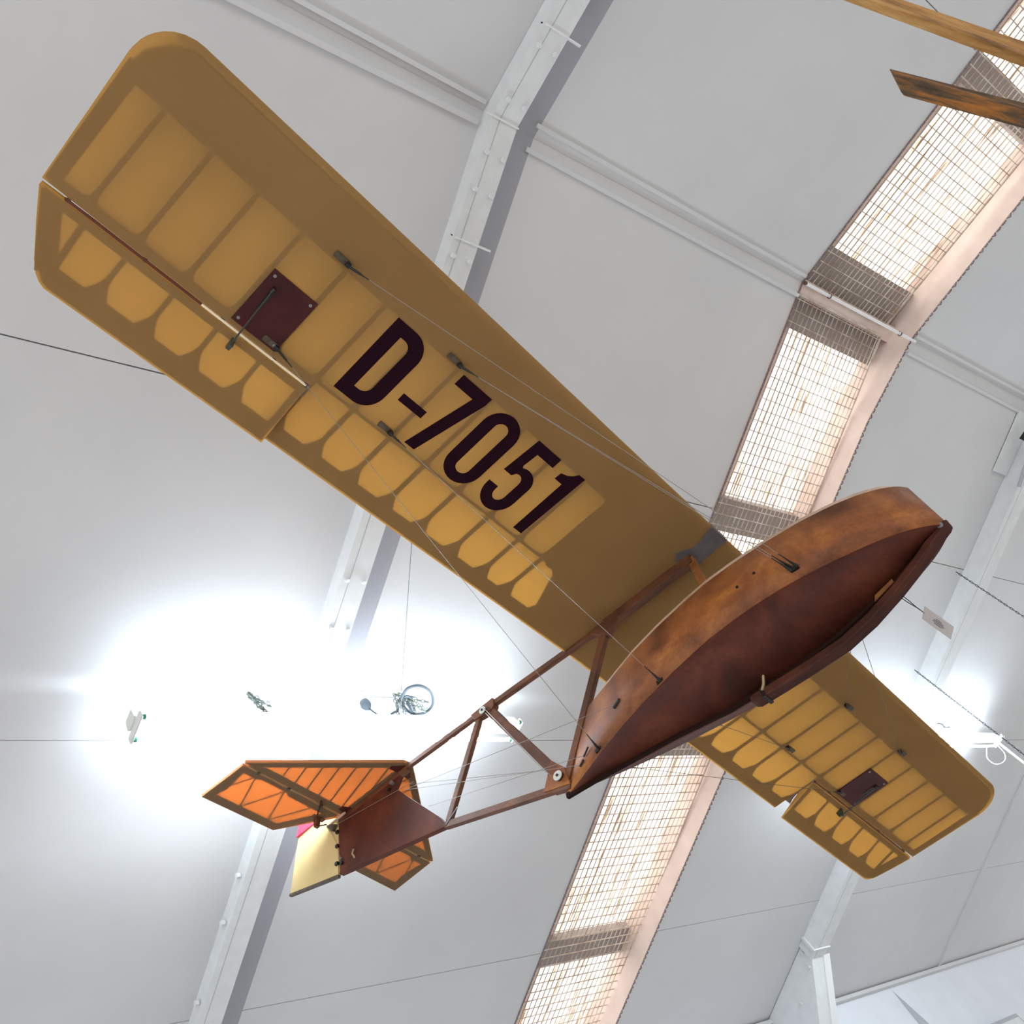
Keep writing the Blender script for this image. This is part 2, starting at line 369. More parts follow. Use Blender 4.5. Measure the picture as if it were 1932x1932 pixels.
# rafters
def rafter(y0, y1, depth, label, x_end=-11.4):
    t = thing('roof_rafter', (XR, (y0 + y1) / 2, cz(XR, -depth)), label, 'rafter', 'white steel rafters across the ceiling')
    for xa, xb in ((x_end, XR), (XR, X_EAST)):
        b = MB(); b.slab(xa, xb, y0 + .02, y1 - .02, -depth + .02, .0); kid(b, 'web_casing', M['steel'], t)
        b = MB(); b.slab(xa, xb, y0, y1, -depth, -depth + .02); kid(b, 'flange', M['steel'], t)
    for xa, xb in ((x_end, XR), (XR, X_EAST)):
        b = MB(); b.slab(xa, xb, y0 + (y1 - y0) * .28, y0 + (y1 - y0) * .28 + .006, -depth - .003, -depth + .001); kid(b, 'seam', M['steeld'], t)
    return t
ra = rafter(5.04, 5.33, .20, 'white steel rafter behind the left wing, crossing the picture from top centre to bottom left')
for x in (1.12, -.80):
    kid(MB().hexa([(x - .006, 5.06, cz(x, -.12)), (x + .006, 5.06, cz(x, -.12)), (x + .006, 5.53, cz(x, -.12)), (x - .006, 5.53, cz(x, -.12)),
                   (x - .006, 5.06, cz(x, -.215)), (x + .006, 5.06, cz(x, -.215)), (x + .006, 5.47, cz(x, -.215)), (x - .006, 5.47, cz(x, -.215))]), 'end_plate', M['white'], ra)
kid(MB().box(XR - .008, XR + .008, 5.03, 5.34, cz(XR, -.215), cz(XR, -.1)), 'ridge_plate', M['white'], ra)
for x in (.95, .45, -.02, -.35, -.95, -1.3, -4.1, -4.6):
    for yy in (5.09, 5.28):
        c = (x, yy, cz(x, -.21)); kid(MB().tube([c, (x, yy, cz(x, -.235))], .024, 6), 'bolt', M['steel'], ra)
for x, yy in ((-6.4, 5.03), (-7.4, 5.03), (-7.95, 5.03), (-8.9, 5.03)):
    kid(MB().tube([(x, yy + .01, cz(x, -.1)), (x, yy - .03, cz(x, -.1))], .03, 6), 'bolt', M['steel'], ra)
sb = MB()
for xa, xb in ((X_WALL + .05, XR), (XR, X_EAST)): sb.slab(xa, xb, 5.46, 5.67, -.006, .004)
kid(sb, 'grey_side_strip', M['strip'], ra)
rbm = rafter(17.24, 17.74, .30, 'white steel rafter at the right, from the right edge down to the wall column', -10.2)
for xa, xb in ((-10.2, XR),):
    b = MB(); b.slab(xa, xb, 17.74, 17.92, -.03, .004); kid(b, 'grey_side_strip', M['strip'], rbm)
kid(MB().hexa([(-.95, 16.75, cz(-.95, -.01)), (.1, 16.75, cz(.1, -.01)), (.1, 17.24, cz(.1, -.01)), (-.95, 17.24, cz(-.95, -.01)),
               (-.95, 16.75, cz(-.95, -.04)), (.1, 16.75, cz(.1, -.04)), (.1, 17.24, cz(.1, -.04)), (-.95, 17.24, cz(-.95, -.04))]), 'splice_plate', M['steel'], rbm)
kid(MB().box(-.30, -.14, 16.9, 17.0, cz(-.2, -.30), cz(-.2, -.16)), 'bracket', M['black'], rbm)
kid(MB().tube([(-.2, 17.0, cz(-.2, -.33)), (-1.0, 17.2, cz(-1.0, -.33))], .035, 8), 'conduit', M['steeld'], rbm, smooth=True)
# column with haunch
col = thing('wall_column', (X_WALL, 17.49, 0), 'white steel column with tapering haunch standing against the wall at lower right', 'column')
hp = [(-9.95, cz(-9.95, -.01)), (X_WALL, cz(X_WALL, -.01)), (X_WALL, 0.0), (-11.4, 0.0), (-11.4, EYE + 4.75), (-10.2, cz(-10.2, -.31))]
kid(MB().prism(hp, 'y', 17.3, 17.7), 'haunch_web', M['steel'], col)
fp = [(-10.15, cz(-10.2, -.30)), (-11.37, EYE + 4.72), (-11.37, 0.0), (-11.41, 0.0), (-11.41, EYE + 4.76), (-10.19, cz(-10.2, -.27))]
kid(MB().prism(fp, 'y', 17.66, 17.86), 'flange', M['white'], col)
kid(MB().box(-10.02, -9.98, 17.2, 17.76, cz(-10.0, -.32), cz(-10.0, -.0)), 'end_plate', M['steel'], col)
for (x, dz) in ((-10.25, -.1), (-10.35, -.32), (-11.0, -.45), (-11.3, -.8)):
    kid(MB().tube([(x, 17.31, cz(x, dz)), (x, 17.26, cz(x, dz))], .03, 6), 'bolt', M['steel'], col)
# wall post and cabinet beyond
wp = MB()
n = 10; zt = EYE + 5.75
prof = [(0.0, .0), (.35, .06), (.8, .13), (1.6, .20), (7.3, .22)]
vs = []; fs = []
for dz, rr in prof:
    for k in range(n):
        a = PI * k / (n - 1); vs.append((X_WALL + math.sin(a) * rr * .55 + .001, 21.8 - math.cos(a) * rr, max(0, zt - dz)))
for i in range(len(prof) - 1):
    for k in range(n - 1): fs.append((i * n + k, i * n + k + 1, (i + 1) * n + k + 1, (i + 1) * n + k))
wp.add(vs, fs)
tag(origin(wp.build('wall_post', M['steeld'], smooth=True), (X_WALL, 21.8, 0)), 'grey pointed half-round post against the white wall at lower right', 'post')
cb = thing('wall_cabinet', (X_WALL + .15, 24.2, EYE + 2.6), 'grey box high on the white wall at the bottom right', 'cabinet')
kid(MB().box(X_WALL, X_WALL + .28, 23.5, 24.9, EYE + 2.6, EYE + 4.3), 'body', M['steeld'], cb, bevel=.02)
kid(MB().box(X_WALL + .28, X_WALL + .30, 23.6, 24.8, EYE + 2.7, EYE + 4.2), 'door', M['steel'], cb)

# ------------------------------------------------------------ lamps
def batten_lamp(x, y0, y1, z, label):
    t = thing('fluorescent_lamp', (x, (y0 + y1) / 2, z + .16), label, 'lamp', 'twin-tube fluorescent lamps')
    sp = [(x - .07, z + .16), (x - .085, z + .06), (x - .03, z + .03), (x + .03, z + .03), (x + .085, z + .06), (x + .07, z + .16)]
    kid(MB().prism(sp, 'y', y0, y1), 'housing', M['lampw'], t)
    n = 1; L = (y1 - y0) / n
    for i in range(n):
        a, b = y0 + i * L + .03, y0 + (i + 1) * L - .03
        for yy in (a, b):
            kid(MB().box(x - .15, x + .15, yy - .012, yy + .012, z - .035, z + .05), 'end_bracket', M['lampw'], t, bevel=.01)
        for sx in (-.12, .12):
            kid(MB().tube([(x + sx, a + .045, z), (x + sx, b - .045, z)], .019, 10), 'tube', M['tube'], t, smooth=True)
            for yy, dd in ((a, 1), (b, -1)):
                kid(MB().tube([(x + sx, yy + dd * .012, z), (x + sx, yy + dd * .045, z)], .024, 10), 'socket', M['socket'], t, smooth=True)
    kid(MB().tube([(x, y0 + .05, z), (x, y0 + .13, z)], .018, 8), 'starter', M['lampw'], t)
    return t
LZ = EYE + 6.55
lamp1 = batten_lamp(-5.42, 3.29, 7.65, LZ, 'long bright fluorescent lamp hanging above the tail at lower left')
lamp2 = batten_lamp(-5.58, 14.4, 20.45, LZ, 'bright fluorescent lamp beyond the right wing, partly hidden by its leading edge')
for o_ in (lamp1, lamp2): o_['group'] = 'twin-tube fluorescent lamps'

def links(p0, p1, n, R, r, jit, seed):
    random.seed(seed); mb = MB(); p0 = Vector(p0); p1 = Vector(p1); d = (p1 - p0).normalized(); L = (p1 - p0).length / n
    for i in range(n):
        c = p0 + d * L * (i + .5) + Vector([random.uniform(-jit, jit) for _ in range(3)])
        a = d.cross(Vector((1, 0, 0) if i % 2 else (0, 1, 0))).normalized()
        dd = (d + Vector([random.uniform(-jit, jit) * 8 for _ in range(3)])).normalized() if jit else d
        mb.torus(c, a, dd, L * .68, R, r, 10, 4)
    return mb
ch = MB()
top = Vector((-5.43, 4.53, cz(-5.43, -.04)))
for k, (dx, dy, dz) in enumerate(((0, 0, 0), (.05, .03, .05), (-.04, .05, .02), (.02, -.05, .08))):
    m_ = links(top, (-5.41 + dx, 4.62 + dy, LZ + .2 + dz), 9, .017, .007, .010, 20 + k); ch.add(m_.v, m_.f)
ch.tube([(-5.40, 4.56, LZ + .42), (-5.30, 4.80, LZ + .38), (-5.38, 4.95, LZ + .17)], .003, 5)
tag(origin(ch.build('lamp_chain', M['chain']), top), 'bunched steel chain above the lit lamp, left of the tail', 'chain', 'chains of the lower left lamp')
ch = MB(); top = Vector((-5.36, 6.2, cz(-5.36, -.05)))
for k, (a, b) in enumerate((((-5.36, 6.2, 7.08), (-5.42, 6.12, 6.72)), ((-5.36, 6.2, 7.0), (-5.36, 6.16, 6.74)), ((-5.32, 6.3, 6.95), (-5.34, 6.46, 6.80)), ((-5.36, 6.2, 7.05), (-5.28, 6.50, 6.86)), ((-5.34, 6.24, 7.05), (-5.38, 6.32, 6.72)), ((-5.36, 6.2, 7.05), (-5.33, 6.42, 6.75)))):
    m_ = links((a[0], a[1], a[2] + EYE), (b[0], b[1], b[2] + EYE), 9, .017, .0065, .012, 30 + k); ch.add(m_.v, m_.f)
tag(origin(ch.build('lamp_chain', M['chain']), top), 'tangled steel chain hooked beside the looped grey cable', 'chain', 'chains of the lower left lamp')
def smoothpts(P, n=6):
    P = [Vector(p) for p in P]; out = []
    for i in range(len(P) - 1):
        a, b, c, d = P[max(i - 1, 0)], P[i], P[i + 1], P[min(i + 2, len(P) - 1)]
        for k in range(n):
            t = k / n; out.append(.5 * ((2 * b) + (c - a) * t + (2 * a - 5 * b + 4 * c - d) * t * t + (3 * b - a - 3 * c + d) * t ** 3))
    out.append(P[-1]); return out
lift = lambda L: [(a, b, c + EYE) for a, b, c in L]
cab = MB()
cab.tube(smoothpts(lift([(-5.329, 6.21, 6.95), (-5.202, 6.237, 6.96), (-5.154, 6.373, 6.95), (-5.225, 6.542, 6.93), (-5.366, 6.613, 6.9), (-5.476, 6.547, 6.9), (-5.494, 6.415, 6.92), (-5.432, 6.295, 6.95), (-5.327, 6.264, 6.97), (-5.32, 6.325, 6.95), (-5.45, 6.405, 6.85), (-5.40, 6.34, 6.70)])), .016, 8)
cab.tube(smoothpts(lift([(-5.36, 6.25, 6.72), (-5.54, 6.06, 6.83), (-5.52, 6.17, 6.93), (-5.50, 6.26, 6.97), (-5.448, 6.234, 7.0), (-5.343, 6.217, 6.97)])), .015, 8)
cab.tube(smoothpts(lift([(-5.36, 6.22, 6.98), (-5.42, 6.26, 6.9), (-5.50, 6.33, 6.86), (-5.45, 6.40, 6.9), (-5.36, 6.36, 6.95), (-5.34, 6.27, 6.9), (-5.40, 6.30, 6.72)])), .013, 8)
tag(origin(cab.build('power_cable', M['greywire'], smooth=True), (-5.36, 6.3, 7.0 + EYE)), 'grey power cable looped in coils above the lower left lamp', 'cable')
# junction rose with plug
rose = thing('ceiling_socket', (-5.47, 5.84, cz(-5.47, -.01)), 'round white ceiling socket with a grey plug, above the lower left lamp', 'socket')
kid(MB().tube([(-5.47, 5.836, cz(-5.47, 0)), (-5.47, 5.836, cz(-5.47, -.05))], .095, 20), 'base', M['white'], rose, smooth=True)
kid(MB().tube([(-5.47, 5.86, cz(-5.47, -.04)), (-5.47, 5.86, cz(-5.47, -.10)), (-5.47, 5.865, cz(-5.47, -.13)), (-5.47, 5.87, cz(-5.47, -.17))], [.045, .058, .05, .022], 14), 'plug', M['greywire'], rose, smooth=True)
kid(MB().tube(smoothpts([(-5.47, 5.87, cz(-5.47, -.16)), (-5.44, 5.90, cz(-5.47, -.3)), (-5.42, 5.98, LZ + .15)]), .009, 6), 'cord', M['greywire'], rose, smooth=True)
kid(MB().tube([(-5.46, 5.93, cz(-5.46, -.02)), (-5.45, 6.25, cz(-5.45, -.02))], .016, 8), 'conduit', M['white'], rose, smooth=True)
# right lamp cables
rc = MB(); rc.tube([(-5.60, 20.38, LZ + .02), (-5.61, 20.4, 2.0)], .022, 8)
tag(origin(rc.build('conduit_pipe', M['white'], smooth=True), (-5.61, 20.4, LZ)), 'white vertical conduit dropping from the end of the right lamp', 'pipe')
rc = MB(); rc.tube(smoothpts(lift([(-5.8, 20.3, 6.62), (-5.96, 20.3, 6.50), (-5.95, 20.3, 6.31), (-5.79, 20.3, 6.22), (-5.67, 20.3, 6.30), (-5.63, 20.3, 6.50)])), .008, 6)
kid(rc, 'cord', M['white'], lamp2, smooth=True)
rc = MB(); rc.tube(smoothpts(lift([(-5.45, 18.3, 6.90), (-5.41, 18.3, 6.82), (-5.44, 18.35, 6.78), (-5.40, 18.3, 6.72), (-5.36, 18.3, 6.68)])), .014, 6)
kid(rc, 'cable_end', M['greywire'], lamp2, smooth=True)
# two long hanging chains
for (x, y, lab) in ((-2.743, 17.0, 'long dark chain hanging from the ceiling at the right, upper of two'), (-4.582, 17.05, 'long dark chain hanging past the right lamp, lower of two')):
    o = links((x, y, cz(x, -.02)), (x, y, EYE + 3.4), 74 if x > -3 else 68, .012, .006, 0, 3).build('hanging_chain', M['chaind'])
    tag(origin(o, (x, y, cz(x))), lab, 'chain', 'long hanging chains')

# ------------------------------------------------------------ the glider
GL = bpy.data.objects.new('glider', None); COL.objects.link(GL)
GL.matrix_world = Matrix.Translation(O) @ G.to_4x4()
tag(GL, 'old brown and tan wooden primary glider hanging banked below the white roof', 'glider')
TOPS = [(0, .038), (.012, .07), (.03, .098), (.06, .125), (.11, .152), (.17, .17), (.25, .18), (.36, .176), (.5, .152), (.65, .115), (.74, .088), (.8, .07), (.92, .03), (1, .006)]
BOTS = [(.006, .018), (.02, .005), (.045, .0), (.2, .0), (.4, .0), (.65, .0), (.8, .0), (1, .0)]
CH = 1.59; SPAN = 5.02
def interp(T, s):
    for (a, za), (b, zb) in zip(T[:-1], T[1:]):
        if a <= s <= b: return za + (zb - za) * (s - a) / (b - a)
    return T[-1][1]
def yle(x):
    x = abs(x); r = .27
    return 0.0 if x < SPAN - r else -(r - math.sqrt(max(0, r * r - (x - (SPAN - r)) ** 2)))
def tipk(x):
    x = abs(x); return 1.0 if x < 4.5 else 1.0 - .55 * ((x - 4.5) / .52) ** 2
def wing_section(sg, x, ylo, rear):   # closed loop, TE top -> LE -> TE bottom
    y0 = yle(x); L = CH + y0 if not rear else None; k = tipk(x)
    pts = []
    ts = [.0, .004, .012, .025, .045, .07, .11, .17, .25, .36, .48, .6, .7, .8, .9, 1.0]
    yr = ylo
    def sh(x, y):   # tip edge leans in towards the rear
        return x - (.05 * max(0, (-y - .28)) / .84 * max(0, (x - 4.7) / .32))
    for t in reversed(ts):
        s = t * (-yr) / CH; y = y0 + (yr - y0) * t
        pts.append((sg * sh(x, y), y, .038 + (interp(TOPS, s) - .038) * k))
    for t in ts[1:]:
        s = t * (-yr) / CH; y = y0 + (yr - y0) * t
        z = interp(BOTS, s) if s > .006 else .038 + (.018 - .038) * s / .006
        pts.append((sg * sh(x, y), y, z))
    return [(a, b, c + zw(a, b)) for a, b, c in pts]
def loft(mb, secs):
    n = len(secs[0]); vs = [p for s in secs for p in s]; fs = []
    for i in range(len(secs) - 1):
        for k in range(n):
            k2 = (k + 1) % n; fs.append((i * n + k, i * n + k2, (i + 1) * n + k2, (i + 1) * n + k))
    h = n // 2
    for b in (0, (len(secs) - 1) * n):
        for k in range(h):
            q = [b + k, b + k + 1, b + n - 2 - k, b + n - 1 - k]
            if k == h - 1 and n % 2 == 1: q = [b + k, b + k + 1, b + n - 1 - k]
            q = list(dict.fromkeys(q))
            if len(q) > 2: fs.append(tuple(q))
    mb.add(vs, fs)
RIBX = [.87, 1.135, 1.45, 1.775, 2.10, 2.425, 2.75, 3.07, 3.395, 3.735, 4.065, 4.39, 4.71]
XAIL = 3.075
def zwp(sg, x, y, z): return (sg * x, y, z + zw(sg * x, y))
def flat(sg, poly, z, th):   # thin sheet over the warped wing plane
    mb = MB(); tri = tessellate_polygon([[Vector((p[0], p[1], 0)) for p in poly]]); n = len(poly)
    mb.add([zwp(sg, p[0], p[1], z) for p in poly] + [zwp(sg, p[0], p[1], z + th) for p in poly],
           [tuple(t) for t in tri] + [tuple(n + i for i in reversed(t)) for t in tri] + [(i, (i + 1) % n, n + (i + 1) % n, n + i) for i in range(n)])
    return mb
def capshape(x, ya, yb, hw, flare):   # rib cap with gussets at the rear end
    P = [(x - hw, ya)]; Q = [(x + hw, ya)]
    if flare:
        for dy, e in ((.12, 0), (.085, .008), (.04, .032), (.0, .058)):
            P.append((x - hw - e, yb + dy)); Q.append((x + hw + e, yb + dy))
    else:
        for dy, e in ((.05, 0), (.02, .010), (0, .03)): P.append((x - hw - e, yb + dy)); Q.append((x + hw + e, yb + dy))
    return P + Q[::-1]
def gkid(mb, name, m, par, **k):
    return mb.build(name, m, par, **k)
wings = {}
for sg, lab in ((1, 'starboard wing carrying the large dark registration'), (-1, 'port wing without lettering')):
    mb = MB()
    loft(mb, [wing_section(sg, x, -CH, 0) for x in (0.0, .5, 1, 1.5, 2, 2.5, 3.0, XAIL - .012)])
    loft(mb, [wing_section(sg, x, -1.113, 1) for x in (XAIL - .012, 3.5, 4, 4.4, 4.6, 4.75, 4.80, 4.86, 4.91, 4.95, 4.98, 5.0, 5.012, 5.0199)])
    W_ = gkid(mb, 'wing', M['fab'], GL, smooth=True, ang=40); W_['label'] = lab; wings[sg] = W_
    zi = .003
    gkid(flat(sg, [(0, -.05), (4.76, -.05), (4.89, -.11), (4.97, -.215), (4.99, -.365), (0, -.365)], .007, .003), 'leading_edge_skin', M['inner'], W_)
    gkid(flat(sg, [(0, -.37), (.86, -.37), (.87, -1.04), (.80, -1.09), (.72, -1.09), (.69, -1.12), (.57, -1.40), (.60, -1.46), (.86, -1.47), (.86, -CH + .02), (0, -CH + .02)], zi, .004), 'root_skin', M['inner'], W_)
    gkid(flat(sg, [(0, -1.462), (XAIL - .02, -1.462), (XAIL - .02, -CH + .012), (0, -CH + .012)], zi, .004), 'trailing_edge_strip', M['inner'], W_)
    gkid(flat(sg, [(4.90, -.30), (5.0, -.30), (4.965, -1.10), (4.88, -1.10)], zi, .004), 'tip_bow', M['inner'], W_)
    nose = []
    for x in (0, 1, 2, 3, 4, 4.6, 4.78, 4.88):
        S_ = [p for p in wing_section(1, x, -CH if x < 3 else -1.113, 0) if p[1] > yle(x) - .13]
        S_ = [p for p in S_ if p[2] - zw(p[0], p[1]) > .001 or p[1] > yle(x) - .10]
        cy_, cz_ = yle(x) - .085, .055 * tipk(x)
        nose.append([(sg * x, cy_ + (p[1] - cy_) * .94, cz_ + (p[2] - zw(p[0], p[1]) - cz_) * .93 + zw(sg * x, p[1])) for p in S_])
    k_ = min(len(a) for a in nose); nose = [a[:k_] for a in nose]
    nm = MB(); nm.add([p for a in nose for p in a], [(i * k_ + k, i * k_ + k + 1, (i + 1) * k_ + k + 1, (i + 1) * k_ + k) for i in range(len(nose) - 1) for k in range(k_ - 1)])
    gkid(nm, 'nose_skin', M['inner'], W_)
    fsp = MB()
    for x0, x1 in ((0, 2.5), (2.5, 4.9)):
        fsp.hexa([zwp(sg, x0, -.395, zi), zwp(sg, x1, -.395, zi), zwp(sg, x1, -.36, zi), zwp(sg, x0, -.36, zi)] + [zwp(sg, x0, -.395, .165), zwp(sg, x1, -.395, .165 * tipk(x1)), zwp(sg, x1, -.36, .165 * tipk(x1)), zwp(sg, x0, -.36, .165)])
    gkid(fsp, 'front_spar', M['inner'], W_)
    rsp = MB(); rsp.hexa([zwp(sg, 0, -1.072, zi), zwp(sg, XAIL, -1.072, zi), zwp(sg, XAIL, -1.045, zi), zwp(sg, 0, -1.045, zi)] + [zwp(sg, 0, -1.072, .09), zwp(sg, XAIL, -1.072, .09), zwp(sg, XAIL, -1.045, .09), zwp(sg, 0, -1.045, .09)])
    rsp.hexa([zwp(sg, XAIL, -1.112, zi), zwp(sg, 4.93, -1.112, zi), zwp(sg, 4.93, -1.045, zi), zwp(sg, XAIL, -1.045, zi)] + [zwp(sg, XAIL, -1.112, .07), zwp(sg, 4.93, -1.112, .045), zwp(sg, 4.93, -1.045, .045), zwp(sg, XAIL, -1.045, .08)])
    gkid(rsp, 'rear_spar', M['inner'], W_)
    for x in RIBX:
        r = flat(sg, capshape(x, -.365, -1.045, .019, False), zi, .006)
        if x < XAIL: r2 = flat(sg, capshape(x, -1.07, -1.462, .019, True), zi, .006); r.add(r2.v, r2.f)
        ys = [-.39, -.6, -.8, -1.0]; kk = tipk(x)
        for ya, yb in zip(ys[:-1], ys[1:]):
            za, zb = (interp(TOPS, -ya / CH) - .012) * kk, (interp(TOPS, -yb / CH) - .012) * kk
            r.hexa([zwp(sg, x - .004, yb, zi), zwp(sg, x + .004, yb, zi), zwp(sg, x + .004, ya, zi), zwp(sg, x - .004, ya, zi)] + [zwp(sg, x - .004, yb, zb), zwp(sg, x + .004, yb, zb), zwp(sg, x + .004, ya, za), zwp(sg, x - .004, ya, za)])
        gkid(r, 'rib', M['inner'], W_)
    # aileron, drooped
    dr = math.radians(12.0 if sg > 0 else 15.5); hy, hz = -1.128, .02
    def dro(p):
        y, z = p[1] - hy, p[2] - hz; return (p[0], hy + y * math.cos(dr) - z * math.sin(dr) * 0 , hz + z + y * math.sin(dr))
    secs = []
    for x in (XAIL, 3.3, 3.8, 4.3, 4.62, 4.66, 4.70, 4.75, 4.80, 4.86, 4.96):
        yt = -CH if x <= 4.62 else (-CH + .0 + {4.66: .015, 4.70: .042, 4.75: .10, 4.80: .18, 4.86: .272, 4.96: .438}[x])
        ya = -1.135; hh = .068 if x < 4.6 else .068 - .03 * (x - 4.6) / .36
        prof_ = [(yt, .006), (yt + (ya - yt) * .5, .045 if x < 4.8 else .02), (ya - .015, hh), (ya, hh * .8), (ya, .012), (ya - .012, .0), (yt + (ya - yt) * .5, .0), (yt, .0)]
        secs.append([(sg * x, *dro((0, y, z))[1:]) for y, z in prof_])
    secs = [[(a, b, c + zw(a, b)) for a, b, c in s_] for s_ in secs]
    amb = MB(); loft(amb, secs)
    A_ = gkid(amb, 'aileron', M['fab'], GL, smooth=True, ang=30)
    def aflat(poly, z, th):
        mb = MB(); tri = tessellate_polygon([[Vector((p[0], p[1], 0)) for p in poly]]); n = len(poly)
        pp = []
        for zz in (z, z + th):
            for p in poly:
                q = dro((0, p[1], zz)); pp.append((sg * p[0], q[1], q[2] + zw(sg * p[0], q[1])))
        return mb.add(pp, [tuple(t) for t in tri] + [tuple(n + i for i in reversed(t)) for t in tri] + [(i, (i + 1) % n, n + (i + 1) % n, n + i) for i in range(n)])
    gkid(aflat([(XAIL + .01, -1.145), (4.93, -1.145), (4.90, -1.195), (XAIL + .01, -1.195)], zi, .004), 'hinge_strip', M['inner'], A_)
    gkid(aflat([(XAIL + .01, -1.455), (4.64, -1.455), (4.70, -1.52), (4.655, -1.565), (4.61, -CH + .010), (XAIL + .01, -CH + .010)], zi, .004), 'trailing_edge_strip', M['inner'], A_)
    gkid(aflat([(4.945, -1.155), (4.79, -1.425), (4.715, -1.54), (4.62, -1.47), (4.79, -1.19), (4.84, -1.155)], zi, .004), 'tip_strip', M['inner'], A_)
    gkid(aflat([(XAIL + .01, -1.19), (XAIL + .055, -1.19), (XAIL + .055, -1.46), (XAIL + .01, -1.46)], zi, .004), 'end_strip', M['inner'], A_)
    for x in (3.415, 3.74, 4.06, 4.385, 4.66):
        gkid(aflat(capshape(x, -1.19, -1.457, .017, True) if x < 4.6 else [(4.645, -1.19), (4.685, -1.19), (4.66, -1.5), (4.62, -1.5)], zi, .006), 'rib', M['inner'], A_)
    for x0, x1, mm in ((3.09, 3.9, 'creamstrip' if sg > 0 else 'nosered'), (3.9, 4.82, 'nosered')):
        gkid(MB().hexa([zwp(sg, a, y_, z_) for z_ in (-.004, .004) for a, y_ in ((x0, -1.133), (x1, -1.133), (x1, -1.119), (x0, -1.119))]), 'nose_strip', M[mm], A_)  # cream length paints the light in the hinge gap, red-brown is varnish
    # hinge pieces
    for x in (3.09, 3.35, 3.75, 4.3, 4.8):
        gkid(MB().hexa([zwp(sg, x - .012, -1.137, .0), zwp(sg, x + .012, -1.137, .0), zwp(sg, x + .012, -1.115, .0), zwp(sg, x - .012, -1.115, .0)] + [zwp(sg, x - .012, -1.137, .03), zwp(sg, x + .012, -1.137, .03), zwp(sg, x + .012, -1.115, .03), zwp(sg, x - .012, -1.115, .03)]), 'hinge', M['dark'], A_)
    # inspection plate
    pl = gkid(flat(sg, [(3.72, -.665), (3.385, -.665), (3.385, -1.077), (3.72, -1.077)], -.010, .008), 'inspection_plate', M['plate'], W_)
    for px, py in ((3.69, -.70), (3.415, -.70), (3.69, -1.045), (3.415, -1.045)):
        c = zwp(sg, px, py, -.013)
        if len(W_.name): gkid(MB().tube([c, (c[0], c[1], c[2] + .006)], .011, 8), 'screw', M['screw'], W_)
    gkid(flat(sg, [(3.652, -.80), (3.628, -.80), (3.628, -.93), (3.652, -.93)], -.0115, .003), 'slot', M['black'], W_)
    p0 = Vector(zwp(sg, 3.645, -.775, -.025)); p1 = Vector(zwp(sg, 3.63, -1.19, -.075))
    gkid(MB().tube([p0, p1], .006, 6), 'push_rod', M['green'], W_, smooth=True)
    gkid(MB().tube([p0 + Vector((0, .02, 0)), p0 - Vector((0, .015, 0))], .014, 8), 'rod_end', M['black'], W_, smooth=True)
    hx = 3.625
    gkid(MB().prism([(-1.165, zwp(sg, hx, -1.165, 0)[2] + .0), (-1.235, zwp(sg, hx, -1.235, -.02)[2]), (-1.225, zwp(sg, hx, -1.2, -.075)[2]), (-1.18, zwp(sg, hx, -1.19, -.09)[2])], 'x', sg * hx - .012, sg * hx + .012), 'control_horn', M['green'], A_)
    # bracing wire lugs
    for fx, fy in ((3.46, -.352), (2.49, -.357), (2.50, -1.018), (3.44, -1.043)):
        c = flat(sg, [(fx + .055, fy - .02), (fx + .06, fy), (fx + .055, fy + .02), (fx - .05, fy + .018), (fx - .055, fy), (fx - .05, fy - .018)], -.012, .012)
        gkid(c, 'wire_lug', M['dark'], W_)
        c = zwp(sg, fx - .045, fy, -.025); gkid(MB().box(c[0] - .016, c[0] + .016, c[1] - .014, c[1] + .014, c[2] - .012, c[2] + .02), 'shackle', M['black'], W_)
# grey patch on the centre section
gm = MB()
def cpoly(poly, z):
    tri = tessellate_polygon([[Vector((p[0], p[1], 0)) for p in poly]]); n = len(poly)
    return MB().add([(p[0], p[1], z + zw(p[0], p[1])) for p in poly] + [(p[0], p[1], z + .002 + zw(p[0], p[1])) for p in poly], [tuple(t) for t in tri] + [tuple(n + i for i in reversed(t)) for t in tri] + [(i, (i + 1) % n, n + (i + 1) % n, n + i) for i in range(n)])
gkid(cpoly([(.10, -.01), (.085, -.08), (.06, -.15), (.055, -.22), (.09, -.28), (.11, -.34), (.06, -.39), (-.01, -.375), (-.06, -.40), (-.12, -.37), (-.14, -.30), (-.10, -.24), (-.105, -.16), (-.09, -.10), (-.095, -.01)], -.004), 'grey_patch', M['patch'], wings[1])
gkid(MB().box(-.09, .09, -.02, .004, .0, .05), 'grey_edge_tape', M['patch'], wings[1])

# registration lettering
def arc(c, rx, ry, a0, a1, n=10):
    return [(c[0] + rx * math.cos(math.radians(a0 + (a1 - a0) * i / n)), c[1] + ry * math.sin(math.radians(a0 + (a1 - a0) * i / n))) for i in range(n + 1)]
def letter(outer, inner=None):
    loops = [[Vector((p[0], p[1], 0)) for p in outer]]
    if inner: loops.append([Vector((p[0], p[1], 0)) for p in inner])
    tri = tessellate_polygon(loops); P = outer + (inner or [])
    mb = MB().add([(p[0], p[1], -.0035 + zw(p[0], p[1])) for p in P], [tuple(t) for t in tri])
    return gkid(mb, 'letter', M['letter'], wings[1])
yt_, yb_ = -.392, -1.014
D_o = [(2.957, yt_), (2.80, yt_)] + arc((2.80, -.545), .15, .153, 90, 180)[1:] + arc((2.80, -.862), .147, .152, 180, 270)[0:] + [(2.957, yb_)]
D_i = [(2.857, -.482), (2.825, -.482)] + arc((2.822, -.55), .067, .068, 90, 180)[1:] + arc((2.822, -.858), .065, .066, 180, 270) + [(2.859, -.924)]
letter(D_o, D_i)
letter([(2.577, -.751), (2.368, -.751), (2.368, -.813), (2.577, -.813)])
